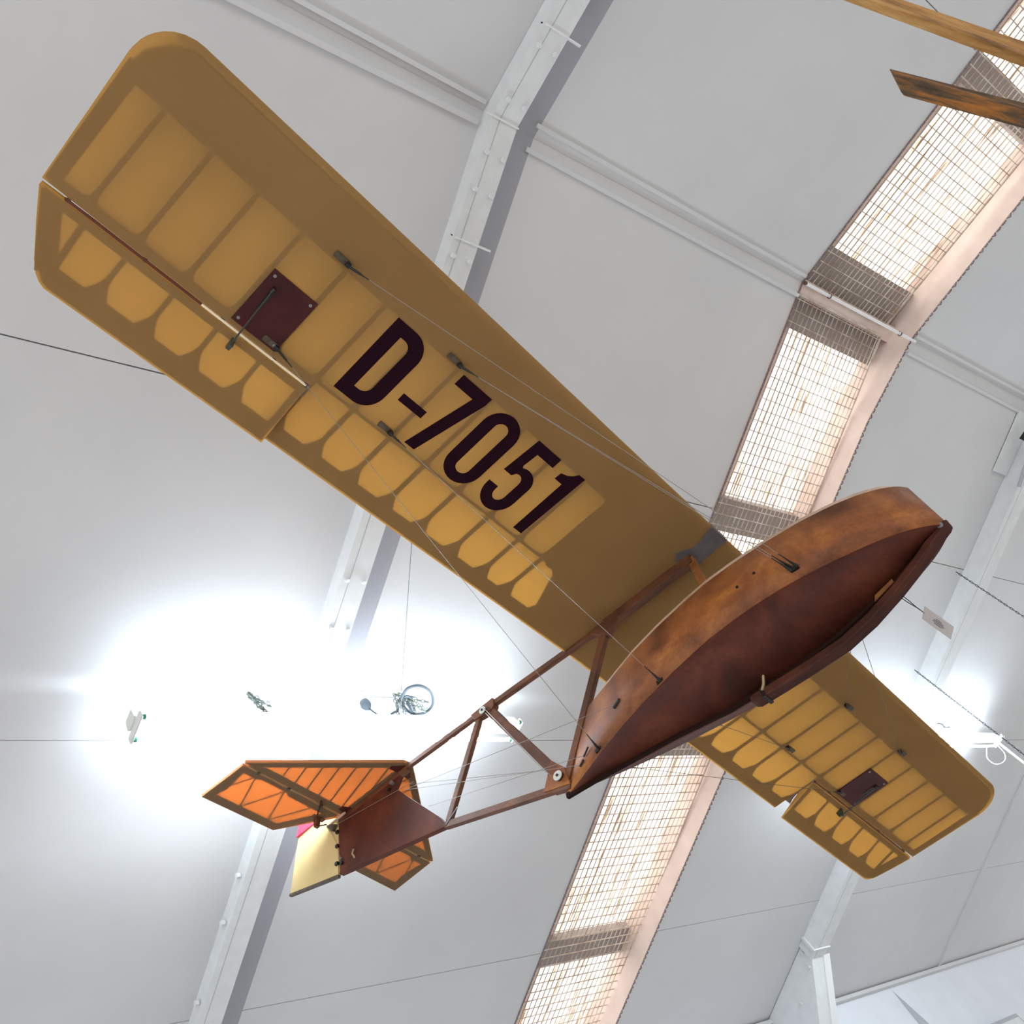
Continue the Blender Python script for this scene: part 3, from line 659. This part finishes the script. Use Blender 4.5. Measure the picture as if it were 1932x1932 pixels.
letter([(2.371, yt_), (2.102, yt_), (2.104, -.458), (2.241, yb_), (2.331, yb_), (2.203, -.480), (2.373, -.480)])
c0 = 1.888
def stad(cx, rx, ytop, ybot, ry):
    return arc((cx, ytop - ry), rx, ry, 0, 180, 14) + arc((cx, ybot + ry), rx, ry, 180, 360, 14)
letter(stad(c0, .150, -.386, -1.020, .150), stad(c0, .056, -.466, -.940, .056))
five = [(1.631, -.388), (1.396, -.388), (1.396, -.474), (1.556, -.474), (1.567, -.600)] + arc((1.505, -.715), .113, .112, 62, 180, 8) + arc((1.532, -.865), .140, .153, 180, 360, 16) + [(1.672, -.837), (1.583, -.837)] + \
    arc((1.533, -.868), .050, .062, 0, -180, 10) + arc((1.533, -.728), .050, .056, 180, 60, 6) + [(1.578, -.712), (1.655, -.712)]
letter(five)
letter([(1.145, -.382), (1.206, -.384), (1.232, -.420), (1.265, -.445), (1.318, -.462), (1.322, -.522), (1.246, -.522), (1.247, -1.008), (1.161, -1.008)])

# nacelle ------------------------------------------------------
def li(T, y):
    T = sorted(T)
    if y <= T[0][0]: return T[0][1]
    for (a, va), (b, vb) in zip(T[:-1], T[1:]):
        if a <= y <= b:
            t = (y - a) / (b - a); return va + (vb - va) * t
    return T[-1][1]
CHN = [(-1.867, 0), (-1.664, .062), (-1.4, .150), (-1.15, .225), (-.97, .270), (-.8, .308), (-.6, .348), (-.29, .392), (0, .402), (.24, .388), (.45, .360), (.636, .322), (.87, .262), (1.0, .218), (1.11, .172), (1.20, .120), (1.27, .066), (1.32, 0)]
RIM = [(-1.54, .0), (-1.35, .085), (-1.15, .165), (-.887, .262), (-.6, .330), (-.35, .372), (-.132, .393), (.1, .392), (.363, .370), (.6, .336), (.833, .278), (1.0, .215), (1.089, .168), (1.17, .115), (1.23, .062), (1.27, 0)]
ZK = [(-1.867, -1.275), (-1.6, -1.30), (-1.34, -1.335), (-.89, -1.395), (-.467, -1.475), (-.2, -1.492), (.1, -1.498), (.4, -1.485), (.85, -1.392), (1.15, -1.295), (1.32, -1.25)]
NS = 44
st = []
for i in range(NS + 1):
    t = i / NS; t = .5 - .5 * math.cos(PI * t) * (1 - .0)
    yc = -1.867 + 3.187 * t; yr = -1.54 + 2.81 * t
    wc, wr = li(CHN, yc), li(RIM, yr); zc = -1.272 + .03 * math.sin(PI * min(1, t * 1.0)); zr = li([(-1.54, -.676), (-1.2, -.735), (-.887, -.765), (-.4, -.79), (.4, -.80), (1.27, -.794)], yr)
    st.append((yc, wc, zc, yr, wr, zr, li(ZK, yc)))
NAC = bpy.data.objects.new('nacelle', None); COL.objects.link(NAC); NAC.parent = GL; NAC.empty_display_size = .1
def strip(A, B, th=.006, nrm=None):
    mb = MB(); vs = list(A) + list(B); n = len(A); mb.add(vs, [(i, i + 1, n + i + 1, n + i) for i in range(n - 1)]); return mb
for sx in (1, -1):
    A = [(sx * s[1], s[0], s[2]) for s in st]; B = [(sx * s[4], s[3], s[5]) for s in st]
    mid = [tuple((a[i] + b[i]) / 2 + (0.006 * sx if i == 0 and 0 < k < NS else 0) for i in range(3)) for k, (a, b) in enumerate(zip(A, B))]
    m1 = strip(A, mid); m2 = strip(mid, B); m1.add(m2.v, m2.f)
    o = gkid(m1, 'side_panel', M['ply'], NAC, smooth=True, ang=60)
    sol = o.modifiers.new('solid', 'SOLIDIFY'); sol.thickness = .006; sol.offset = 0
    K = [(0, s[0], s[6]) for s in st]
    o = gkid(strip(A, K), 'bottom_panel', M['plyd'], NAC, smooth=True, ang=60)  # same ply as the sides, underside shade put into the darker colour
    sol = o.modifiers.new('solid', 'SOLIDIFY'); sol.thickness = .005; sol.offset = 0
    Cc = [(sx * max(0, s[4] - .03), s[3], s[5] + .06 * min(1, s[4] / .12)) for s in st]
    gkid(strip(B, Cc), 'rim_moulding', M['palerim'] if 'palerim' in M else M.setdefault('palerim', wood('pale_rim', (176, 140, 116), (204, 172, 148), (216, 186, 164), 5, .4, .3)), NAC, smooth=True, ang=60)  # moulding toned pale to paint in the lamp light on its bevel
    dk = [(sx * max(0, s[4] - .03), s[3], s[5] + .06 * min(1, s[4] / .12)) for s in st]
    inn = [(0, s[3], s[5] + .075 * min(1, s[4] / .15)) if (s[3] < -.75 or s[3] > .55) else (sx * max(0, s[4] - .12), s[3], s[5] + .055) for s in st]
    gkid(strip(dk, inn), 'deck_panel', M['ply'], NAC, smooth=True, ang=60)
# chine beads and keel
ky = [p[0] for p in ZK]
kb = MB()
for a, b in zip(ZK[:-1], ZK[1:]):
    kb.hexa([(-.014, a[0], a[1] - .02), (.014, a[0], a[1] - .02), (.014, b[0], b[1] - .02), (-.014, b[0], b[1] - .02), (-.014, a[0], a[1] + .02), (.014, a[0], a[1] + .02), (.014, b[0], b[1] + .02), (-.014, b[0], b[1] + .02)])
gkid(kb, 'keel_beam', M['keel'], NAC)
# slots and small fittings on the starboard side
def side_x(y, z): 
    t = (z + 1.25) / .47; return li(CHN, y) * (1 - t) + li(RIM, y + (.10 - .05 * 0) * 0) * t if False else li(CHN, y - .0)
def nac_fit(y, z, y2, z2, x2, nm='turnbuckle', double=False):
    for sx in (1, -1):
        x = sx * (li(CHN, y) + .004)
        a = Vector((x, y, z)); b = Vector((sx * x2, y2, z2)); d = (b - a)
        for k in ((-.022, .022) if double else (0,)):
            off = Vector((0, k, 0)); 
            gkid(MB().tube([a + off, a + off + d * .55, a + off + d * .8, b + off], [.013, .009, .005, .0035], 7), nm, M['black'], NAC, smooth=True)
        gkid(MB().box(x - .008, x + .008, y - .035, y + .035, z - .012, z + .012), 'lug', M['black'], NAC)
S_N1 = (.375, .44, -1.165); S_N2 = (.323, -.723, -1.22); S_N3 = (.140, -1.43, -1.22)
W_F = {1: (3.40, -.352), 2: (2.44, -.357), 3: (2.45, -1.018), 4: (3.385, -1.043)}
def wirepts(sg, n0, fk, off=(0, 0, 0)):
    fx, fy = W_F[fk]; a = Vector((sg * n0[0], n0[1], n0[2])) + Vector(off); b = Vector(zwp(sg, fx, fy, -.03)); return a, b
for sg in (1, -1):
    for n0, fk, off in ((S_N1, 1, (0, .022, 0)), (S_N1, 2, (0, -.022, 0)), (S_N1, 2, (0, -.012, .02)), (S_N2, 3, (0, 0, 0)), (S_N3, 3, (0, .02, 0)), (S_N3, 4, (0, 0, 0))):
        if n0 is S_N3 and fk == 3: continue
        a, b = wirepts(sg, n0, fk, off); d = (b - a).normalized()
        gkid(MB().tube([a, b], .0022, 5), 'bracing_wire', M['wire'] if sg > 0 else M['wired'], GL)
        gkid(MB().tube([a, a + d * .06, a + d * .11, a + d * .15], [.013, .007, .004, .003], 7), 'turnbuckle', M['black'], GL, smooth=True)
        gkid(MB().tube([b, b - d * .07, b - d * .10, b - d * .14], [.009, .008, .004, .003], 7), 'turnbuckle', M['black'], GL, smooth=True)
    for n0 in (S_N1, S_N2, S_N3):
        x = sg * n0[0]; gkid(MB().box(x - .012, x + .008, n0[1] - .03, n0[1] + .03, n0[2] - .014, n0[2] + .014), 'wire_lug', M['black'], NAC)
gkid(MB().tube([(.205, -1.185, -1.045), (.222, -1.115, -1.030)], .016, 8), 'slot', M['black'], NAC, smooth=True)
gkid(MB().tube([(.085, -1.60, -1.135), (.112, -1.53, -1.11)], .007, 6), 'slot', M['black'], NAC, smooth=True)
gkid(MB().tube([(.068, -1.66, -1.175), (.085, -1.61, -1.16)], .009, 6), 'slot', M['black'], NAC, smooth=True)
for yy, zz in ((.20, -1.0), (.06, -1.02)): gkid(MB().tube([(li(CHN, yy) + .001, yy, zz), (li(CHN, yy) + .012, yy, zz)], .010, 7), 'bolt', M['black'], NAC)
# skid
SK = [(-.30, -1.562), (-.27, -1.576), (-.1, -1.588), (.15, -1.602), (.404, -1.606), (.62, -1.568), (.85, -1.494), (1.02, -1.425), (1.15, -1.360), (1.25, -1.312), (1.305, -1.288), (1.33, -1.272)]
skm = MB(); n = len(SK); vs = []
for i, (y, z) in enumerate(SK):
    hw = .044 if 0 < i < n - 1 else .036
    th = .062 if 0 < i < n - 3 else (.045 if i != n - 1 else .028)
    for x, zz in ((-hw, z), (hw, z), (hw, z + th), (-hw, z + th)): vs.append((x, y, zz))
fs = [(i * 4 + k, i * 4 + (k + 1) % 4, (i + 1) * 4 + (k + 1) % 4, (i + 1) * 4 + k) for i in range(n - 1) for k in range(4)] + [(0, 1, 2, 3), tuple((n - 1) * 4 + k for k in (3, 2, 1, 0))]
skm.add(vs, fs); skid = gkid(skm, 'landing_skid', M['skid'], GL, bevel=.008)
gkid(MB().tube([(.03, 1.28, -1.27), (.05, 1.28, -1.27)], .02, 10), 'bolt', M['screw'], skid, smooth=True)
gkid(MB().hexa([(.046, .70, -1.475), (.054, .70, -1.475), (.054, .86, -1.43), (.046, .86, -1.43), (.046, .72, -1.435), (.054, .72, -1.435), (.054, .86, -1.405), (.046, .86, -1.405)]), 'spacer_block', M['palew'], skid)
gkid(MB().tube([(.046, -.20, -1.54), (.046, -.17, -1.50), (.06, -.14, -1.44), (.062, -.11, -1.40)], .011, 7), 'skid_bracket', M['brass'], skid, smooth=True)
gkid(MB().box(-.05, .05, -.215, -.19, -1.59, -1.515), 'skid_band', M['black'], skid)
# fuselage frame ------------------------------------------------------
def member(a, b, wd, th, name, m=None, **k):   # a,b = (y,z), in the plane x=0
    return gkid(MB().bar((0, a[0], a[1]), (0, b[0], b[1]), wd, th, (0, 0, 1) if abs(b[0] - a[0]) > abs(b[1] - a[1]) * .5 else (0, 1, 0)), name, m or M['beamw'], GL, bevel=.004, **k)
member((-.28, -.045), (-1.16, -.035), .075, .085, 'top_boom')
member((-1.10, -.03), (-2.50, .048), .045, .05, 'top_boom')
member((-2.50, .048), (-3.52, .086), .04, .045, 'top_boom')
member((-3.45, .06), (-4.32, .052), .045, .06, 'top_boom')
member((-1.15, -.04), (-1.86, -1.20), .05, .062, 'rear_post')
member((-.29, -.02), (-.235, -1.40), .045, .06, 'front_post', M['palew'])
member((-1.80, -1.215), (-1.96, -1.155), .05, .07, 'bottom_boom')
member((-1.94, -1.160), (-3.05, -.792), .045, .058, 'bottom_boom')
member((-3.03, -.80), (-4.31, -.505), .05, .035, 'bottom_boom', M['plyd'])
member((-2.46, .03), (-1.89, -1.08), .045, .082, 'diagonal_brace')
member((-2.55, .04), (-3.02, -.77), .042, .056, 'diagonal_brace')
gk = lambda poly, nm, m=M['beamw'], hw=.033: gkid(MB().prism(poly, 'x', -hw, hw), nm, m, GL, bevel=.003)
gk([(-1.927, -.91), (-2.046, -1.135), (-1.80, -1.215), (-1.82, -1.05), (-1.86, -1.0)], 'gusset_plate', M['ply'], .03)
gk([(-2.378, .085), (-2.64, .075), (-2.602, -.005), (-2.401, -.025), (-2.376, .005)], 'gusset_plate')
gk([(-1.02, -.075), (-1.30, -.012), (-1.30, -.04), (-1.215, -.13), (-1.17, -.16)], 'gusset_plate', M['beamw'], .038)
for y, z, r in ((-2.488, .008, .034), (-1.876, -1.105, .040)):
    gkid(MB().tube([(.034, y, z), (.05, y, z)], r * .9, 16), 'pulley_rim', M['black'], GL, smooth=True)
    pu = gkid(MB().tube([(.05, y, z), (.058, y, z)], r, 18), 'pulley', M['pulley'], GL, smooth=True)
    gkid(MB().tube([(.056, y, z), (.066, y, z)], .011, 8), 'pulley_bolt', M['black'], pu)
def cable(*p, m='wire', r=.0022, name='control_cable'):
    return gkid(MB().tube([Vector(q) for q in p], r, 5), name, M[m], GL)
cable((.06, -2.46, .0), (.055, -1.93, -1.08)); cable((.045, -2.47, -.03), (.045, -1.98, -1.0))
cable((.214, -1.144, -1.038), (.03, -3.461, -.175)); cable((.083, -1.582, -1.131), (.03, -3.20, -.52))
cable((.064, -1.648, -1.168), (.03, -3.46, -.18)); cable((-.083, -1.582, -1.131), (-.05, -3.5, -.05))
cable((.035, -3.36, -.16), (.03, -4.427, .03)); 
# tail fin panel
fin = gk([(-3.50, .07), (-3.60, -.066), (-3.106, -.682), (-3.035, -.80), (-4.308, -.510), (-4.345, .09), (-3.95, .062)], 'tail_panel', M['plyd'], .022)
gkid(MB().bar((0.024, -3.035, -.80), (0.024, -2.90, -.72), .006, .01), 'seam', M['black'], fin)
for y, z, r in ((-3.62, .0, .02), (-3.66, -.045, .016)): gkid(MB().tube([(.02, y, z), (.05, y, z)], r, 8), 'bolt', M['screw'] if r > .018 else M['black'], fin, smooth=True)
gkid(MB().tube([(.02, -4.12, -.47), (.05, -4.12, -.44), (.045, -4.11, -.40)], .009, 6), 'tie_hook', M['brass'], fin, smooth=True)
gkid(MB().tube([(.03, -4.27, -.44), (.05, -4.27, -.44)], .017, 8), 'bolt', M['black'], fin)
gkid(MB().tube([(.028, -4.28, -.39), (.045, -4.28, -.39)], .013, 8), 'bolt', M['screw'], fin)
# rudder
RO = [(-4.345, .10), (-4.338, -.505), (-5.0, -.325), (-4.93, .24), (-4.86, .55), (-4.70, .70), (-4.36, .74)]
rmb = MB(); n = len(RO)
loops = []
for hx_, sc in ((.0, 1),):
    pass
cy, czz = -4.6, .1
vs = [(.018 if p[0] > -4.4 else .004, p[0], p[1]) for p in RO] + [(-.018 if p[0] > -4.4 else -.004, p[0], p[1]) for p in RO]
vs += [(.024, -4.50, -.44), (-.024, -4.50, -.44), (.026, -4.5, .2), (-.026, -4.5, .2), (.022, -4.5, .70), (-.022, -4.5, .70)]
rmb.add(vs, [(0, 1, 14, 16), (6, 0, 16, 18), (1, 2, 14), (2, 3, 16, 14), (3, 4, 5, 18), (3, 18, 16), (5, 6, 18),
             (7, 17 + 0, 15, 8), (13, 19, 17, 7), (8, 15, 9), (9, 15, 17, 10), (10, 17, 19), (10, 19, 12, 11), (12, 19, 13),
             (0, 7, 8, 1), (1, 8, 9, 2), (2, 9, 10, 3), (3, 10, 11, 4), (4, 11, 12, 5), (5, 12, 13, 6), (6, 13, 7, 0)])
rud = gkid(rmb, 'rudder', M['rud'], GL, smooth=True, ang=50); rud['label'] = 'cream fabric rudder'
gkid(MB().prism([(-4.40, .235), (-4.932, .235), (-4.87, .52), (-4.40, .52)], 'x', -.028, .028), 'red_band', M['red'], rud)
gkid(MB().bar((0, -4.34, -.518), (0, -5.0, -.338), .03, .022), 'rudder_edge', M['dark'], rud)
for zz in (-.40, -.22, -.07): gkid(MB().box(.01, .04, -4.36, -4.33, zz - .014, zz + .014), 'hinge', M['black'], rud)
rh = gkid(MB().prism([(-4.34, .0), (-4.46, .06), (-4.45, .03), (-4.38, -.05)], 'x', .03, .06), 'rudder_horn', M['dark'], rud)
gkid(MB().tube([(.045, -4.46, .05), (.06, -4.25, .04), (.07, -4.20, .03)], .012, 6), 'rudder_horn_arm', M['palerim'], rud, smooth=True)
gkid(MB().tube([(.05, -4.46, .05), (.05, -4.42, -.02), (.05, -4.40, -.03)], .009, 6), 'rudder_horn_arm', M['brass'], rud, smooth=True)
gkid(MB().tube([(.026, -4.45, .02), (.03, -4.36, -.16), (.03, -4.30, -.36)], .002, 5), 'control_cable', M['wire'], rud)
gkid(MB().box(-.012, .012, -4.215, -4.185, .1, .77), 'fin_post', M['creamstrip'], GL)
# tailplane and elevators
ZT = .09
def tsheet(poly, z0, z1, m, name, par, sm=False):
    return gkid(MB().prism(poly, 'z', z0, z1), name, m, par)
for sx, lab in ((1, 'starboard half'), (-1, 'port half')):
    P = lambda L: [(sx * a, b) for a, b in L]
    tp = tsheet(P([(0.0, -3.43), (.055, -3.44), (1.115, -4.283), (1.10, -4.30), (0.0, -4.30)]), ZT, ZT + .035, M['fabt'], 'tailplane', GL)
    zi0, zi1 = ZT + .0015, ZT + .012
    tsheet(P([(.0, -3.435), (.055, -3.445), (1.10, -4.275), (1.02, -4.275), (.055, -3.52), (0, -3.52)]), zi0, zi1, M['inner'], 'edge_strip', tp)
    tsheet(P([(.0, -4.215), (.92, -4.215), (1.08, -4.295), (0, -4.295)]), zi0, zi1, M['inner'], 'edge_strip', tp)
    tsheet(P([(.0, -3.5), (.05, -3.5), (.05, -4.25), (0, -4.25)]), zi0, zi1, M['inner'], 'edge_strip', tp)
    for k in range(8):
        xa = .12 + .112 * k; ya = -3.50 - (xa - .055) * .795; yb = -4.22; dy = ya - yb
        if dy > .05: gkid(MB().bar((sx * xa, ya, ZT + .006), (sx * (xa - .245 * dy), yb, ZT + .006), .013, .010), 'rib', M['inner'], tp)
    el = tsheet(P([(.02, -4.315), (1.112, -4.315), (1.138, -4.845), (.372, -4.83), (.02, -4.34)]), ZT - .002, ZT + .026, M['fabt'], 'elevator', GL)
    e0, e1 = ZT - .0005, ZT + .010
    tsheet(P([(.05, -4.318), (1.105, -4.318), (1.10, -4.385), (.92, -4.385), (.88, -4.36), (.60, -4.36), (.56, -4.39), (.09, -4.39)]), e0, e1, M['inner'], 'edge_strip', el)
    tsheet(P([(.37, -4.825), (1.132, -4.838), (1.12, -4.745), (.40, -4.735)]), e0, e1, M['inner'], 'edge_strip', el)
    tsheet(P([(1.108, -4.33), (1.132, -4.84), (1.07, -4.80), (1.03, -4.64), (1.05, -4.36)]), e0, e1, M['inner'], 'edge_strip', el)
    tsheet(P([(.05, -4.335), (.375, -4.82), (.43, -4.77), (.16, -4.36)]), e0, e1, M['inner'], 'edge_strip', el)
    for a, b in (((.936, -4.36), (.803, -4.75)), ((.803, -4.75), (.625, -4.36)), ((.625, -4.36), (.498, -4.745)), ((.498, -4.745), (.30, -4.38)), ((.936, -4.36), (1.075, -4.66))):
        gkid(MB().bar((sx * a[0], a[1], ZT + .005), (sx * b[0], b[1], ZT + .005), .012, .010), 'diagonal_rib', M['inner'], el)
    gkid(MB().tube([(sx * .05, -4.308, ZT + .005), (sx * 1.09, -4.308, ZT + .005)], .005, 6), 'hinge_rod', M['brass'], el)
    for xx in (.95, .62, .25): gkid(MB().box(sx * xx - .012, sx * xx + .012, -4.32, -4.296, ZT - .012, ZT + .008), 'hinge', M['dark'], el)
    tsheet(P([(0, -3.45), (.03, -3.46), (.115, -3.54), (.11, -3.57), (.0, -3.56)]), ZT - .008, ZT - .001, M['plyd'], 'apex_plate', tp)
    tsheet(P([(0, -4.16), (.10, -4.20), (.10, -4.245), (.0, -4.26)]), ZT - .012, ZT - .001, M['plyd'], 'fixing_plate', tp)
    gkid(MB().prism([(-4.44, ZT - .002), (-4.50, ZT - .002), (-4.49, ZT - .09), (-4.46, ZT - .09)], 'x', sx * .16 - .02 if sx > 0 else -.18, sx * .16 + .02 if sx > 0 else -.14), 'control_horn', M['beamw'], el)
    tsheet(P([(.10, -4.43), (.23, -4.43), (.23, -4.475), (.10, -4.475)]), ZT - .010, ZT - .003, M['beamw'], 'horn_plate', el)
    gkid(MB().tube([(sx * .30, -4.25, ZT - .01), (sx * .21, -4.42, ZT - .05)], .007, 6), 'control_rod', M['black'], el, smooth=True)
    gkid(MB().tube([(sx * .17, -4.49, ZT - .08), (sx * .09, -4.42, ZT - .06)], .006, 6), 'control_rod', M['black'], el, smooth=True)
# king post above the wing with landing wires
KP = Vector((0, -.60, 1.0))
gkid(MB().bar((0, -.36, .15), KP, .05, .05, (0, 1, 0)), 'king_post', M['beamw'], GL); gkid(MB().bar((0, -1.05, .10), KP, .05, .05, (0, 1, 0)), 'king_post', M['beamw'], GL)
for sg in (1, -1):
    for fx, fy in ((2.5, -.36), (2.5, -1.03)):
        gkid(MB().tube([KP, Vector(zwp(sg, fx, fy, .16 if fy > -.5 else .08))], .0024, 5), 'landing_wire', M['wire'], GL)

# hanging cables from the glider to the roof
def hang(a, b, label):
    o = MB().tube([a, b], .0032, 5).build('suspension_cable', M['greywire']); origin(o, b)
    tag(o, label, 'cable')
hang(g2w((1.83, -1.45, .03)), Vector((-5.363, 6.322, cz(-5.363, -.005))), 'thin cable from the left wing trailing edge up to the roof by the looped cable')

# tag on the nacelle
A0 = Vector((-1.244, 5.798, 2.8 + EYE))
tg = thing('paper_tag', A0, 'small grey paper label hanging on a black string under the nose', 'tag')
hdir = Vector((math.cos(math.radians(141)), math.sin(math.radians(141)), 0)); dn = Vector((0, 0, -1)); nn = hdir.cross(dn).normalized()
c0_ = A0 + dn * .175 + hdir * .0
q = [c0_ - hdir * .056, c0_ + hdir * .056, c0_ + hdir * .056 + dn * .215, c0_ - hdir * .056 + dn * .215]
q = [q[0], q[1], q[2], q[3]]
kid(MB().hexa([p for p in q] + [p + nn * .0015 for p in q]), 'card', M['tag'], tg)
random.seed(5)
side = nn * (-1) if nn.dot(A0 - Vector((0, 0, EYE))) > 0 else nn
for k, (off, ln) in enumerate(((-.020, .04), (-.007, .07), (.006, .085), (.019, .06))):
    m_ = c0_ + dn * .115 + hdir * off + side * .0022
    kid(MB().add([m_ - dn * ln / 2 - hdir * .003, m_ + dn * ln / 2 - hdir * .003, m_ + dn * ln / 2 + hdir * .003, m_ - dn * ln / 2 + hdir * .003], [(0, 1, 2, 3)]), 'print_line', M['ink'], tg)
for s_ in (-1, 1):
    kid(MB().tube(smoothpts([A0 + hdir * .012 * s_, A0 + dn * .06 + hdir * .010 * s_, A0 + dn * .12 + hdir * .002 * s_, c0_ + dn * .015]), .0028, 5), 'string', M['black'], tg, smooth=True)
kid(MB().torus(c0_ + dn * .018, nn, hdir, .006, .006, .0018), 'eyelet', M['white'], tg)

# two old wooden beams at the top right
def beam(T, I, B, m, name, label, grp):
    (t0, t1), (i0, i1), (b0, b1) = T, I, B
    h0, h1 = t0 + b0 - i0, t1 + b1 - i1
    o = MB().hexa([i0, b0, h0, t0, i1, b1, h1, t1]).build(name, m); 
    X_ = (i1 - i0).normalized(); Y_ = (t0 - i0); Y_ = (Y_ - X_ * Y_.dot(X_)).normalized(); Z_ = X_.cross(Y_)
    Mx = Matrix((X_, Y_, Z_)).transposed().to_4x4(); Mx.translation = (i0 + i1) / 2
    o.data.transform(Mx.inverted()); o.matrix_world = Mx; tag(o, label, 'beam', grp)
    bv = o.modifiers.new('bevel', 'BEVEL'); bv.width = .006; bv.segments = 2
    return o
beam((Vector((1.1401, 3.0086, 4.8877)), Vector((1.2438, 3.8424, 3.8020))), (Vector((1.0843, 2.9180, 4.8910)), Vector((1.1780, 3.8107, 3.7475))), (Vector((1.0587, 2.9222, 4.9367)), Vector((1.1469, 3.8575, 3.7442))), M['plank1'], 'wooden_beam',
     'pale grained wooden beam across the top right corner, upper of two', 'old wooden beams at top right')
beam((Vector((0.9217, 3.2829, 4.3808)), Vector((1.0526, 3.7694, 3.6108))), (Vector((0.9043, 3.2465, 4.3346)), Vector((1.0106, 3.7325, 3.5705))), (Vector((0.8525, 3.3260, 4.2871)), Vector((0.9622, 3.7767, 3.5546))), M['plank2'], 'wooden_beam',
     'dark weathered wooden beam with a cut end at top right, lower of two', 'old wooden beams at top right')
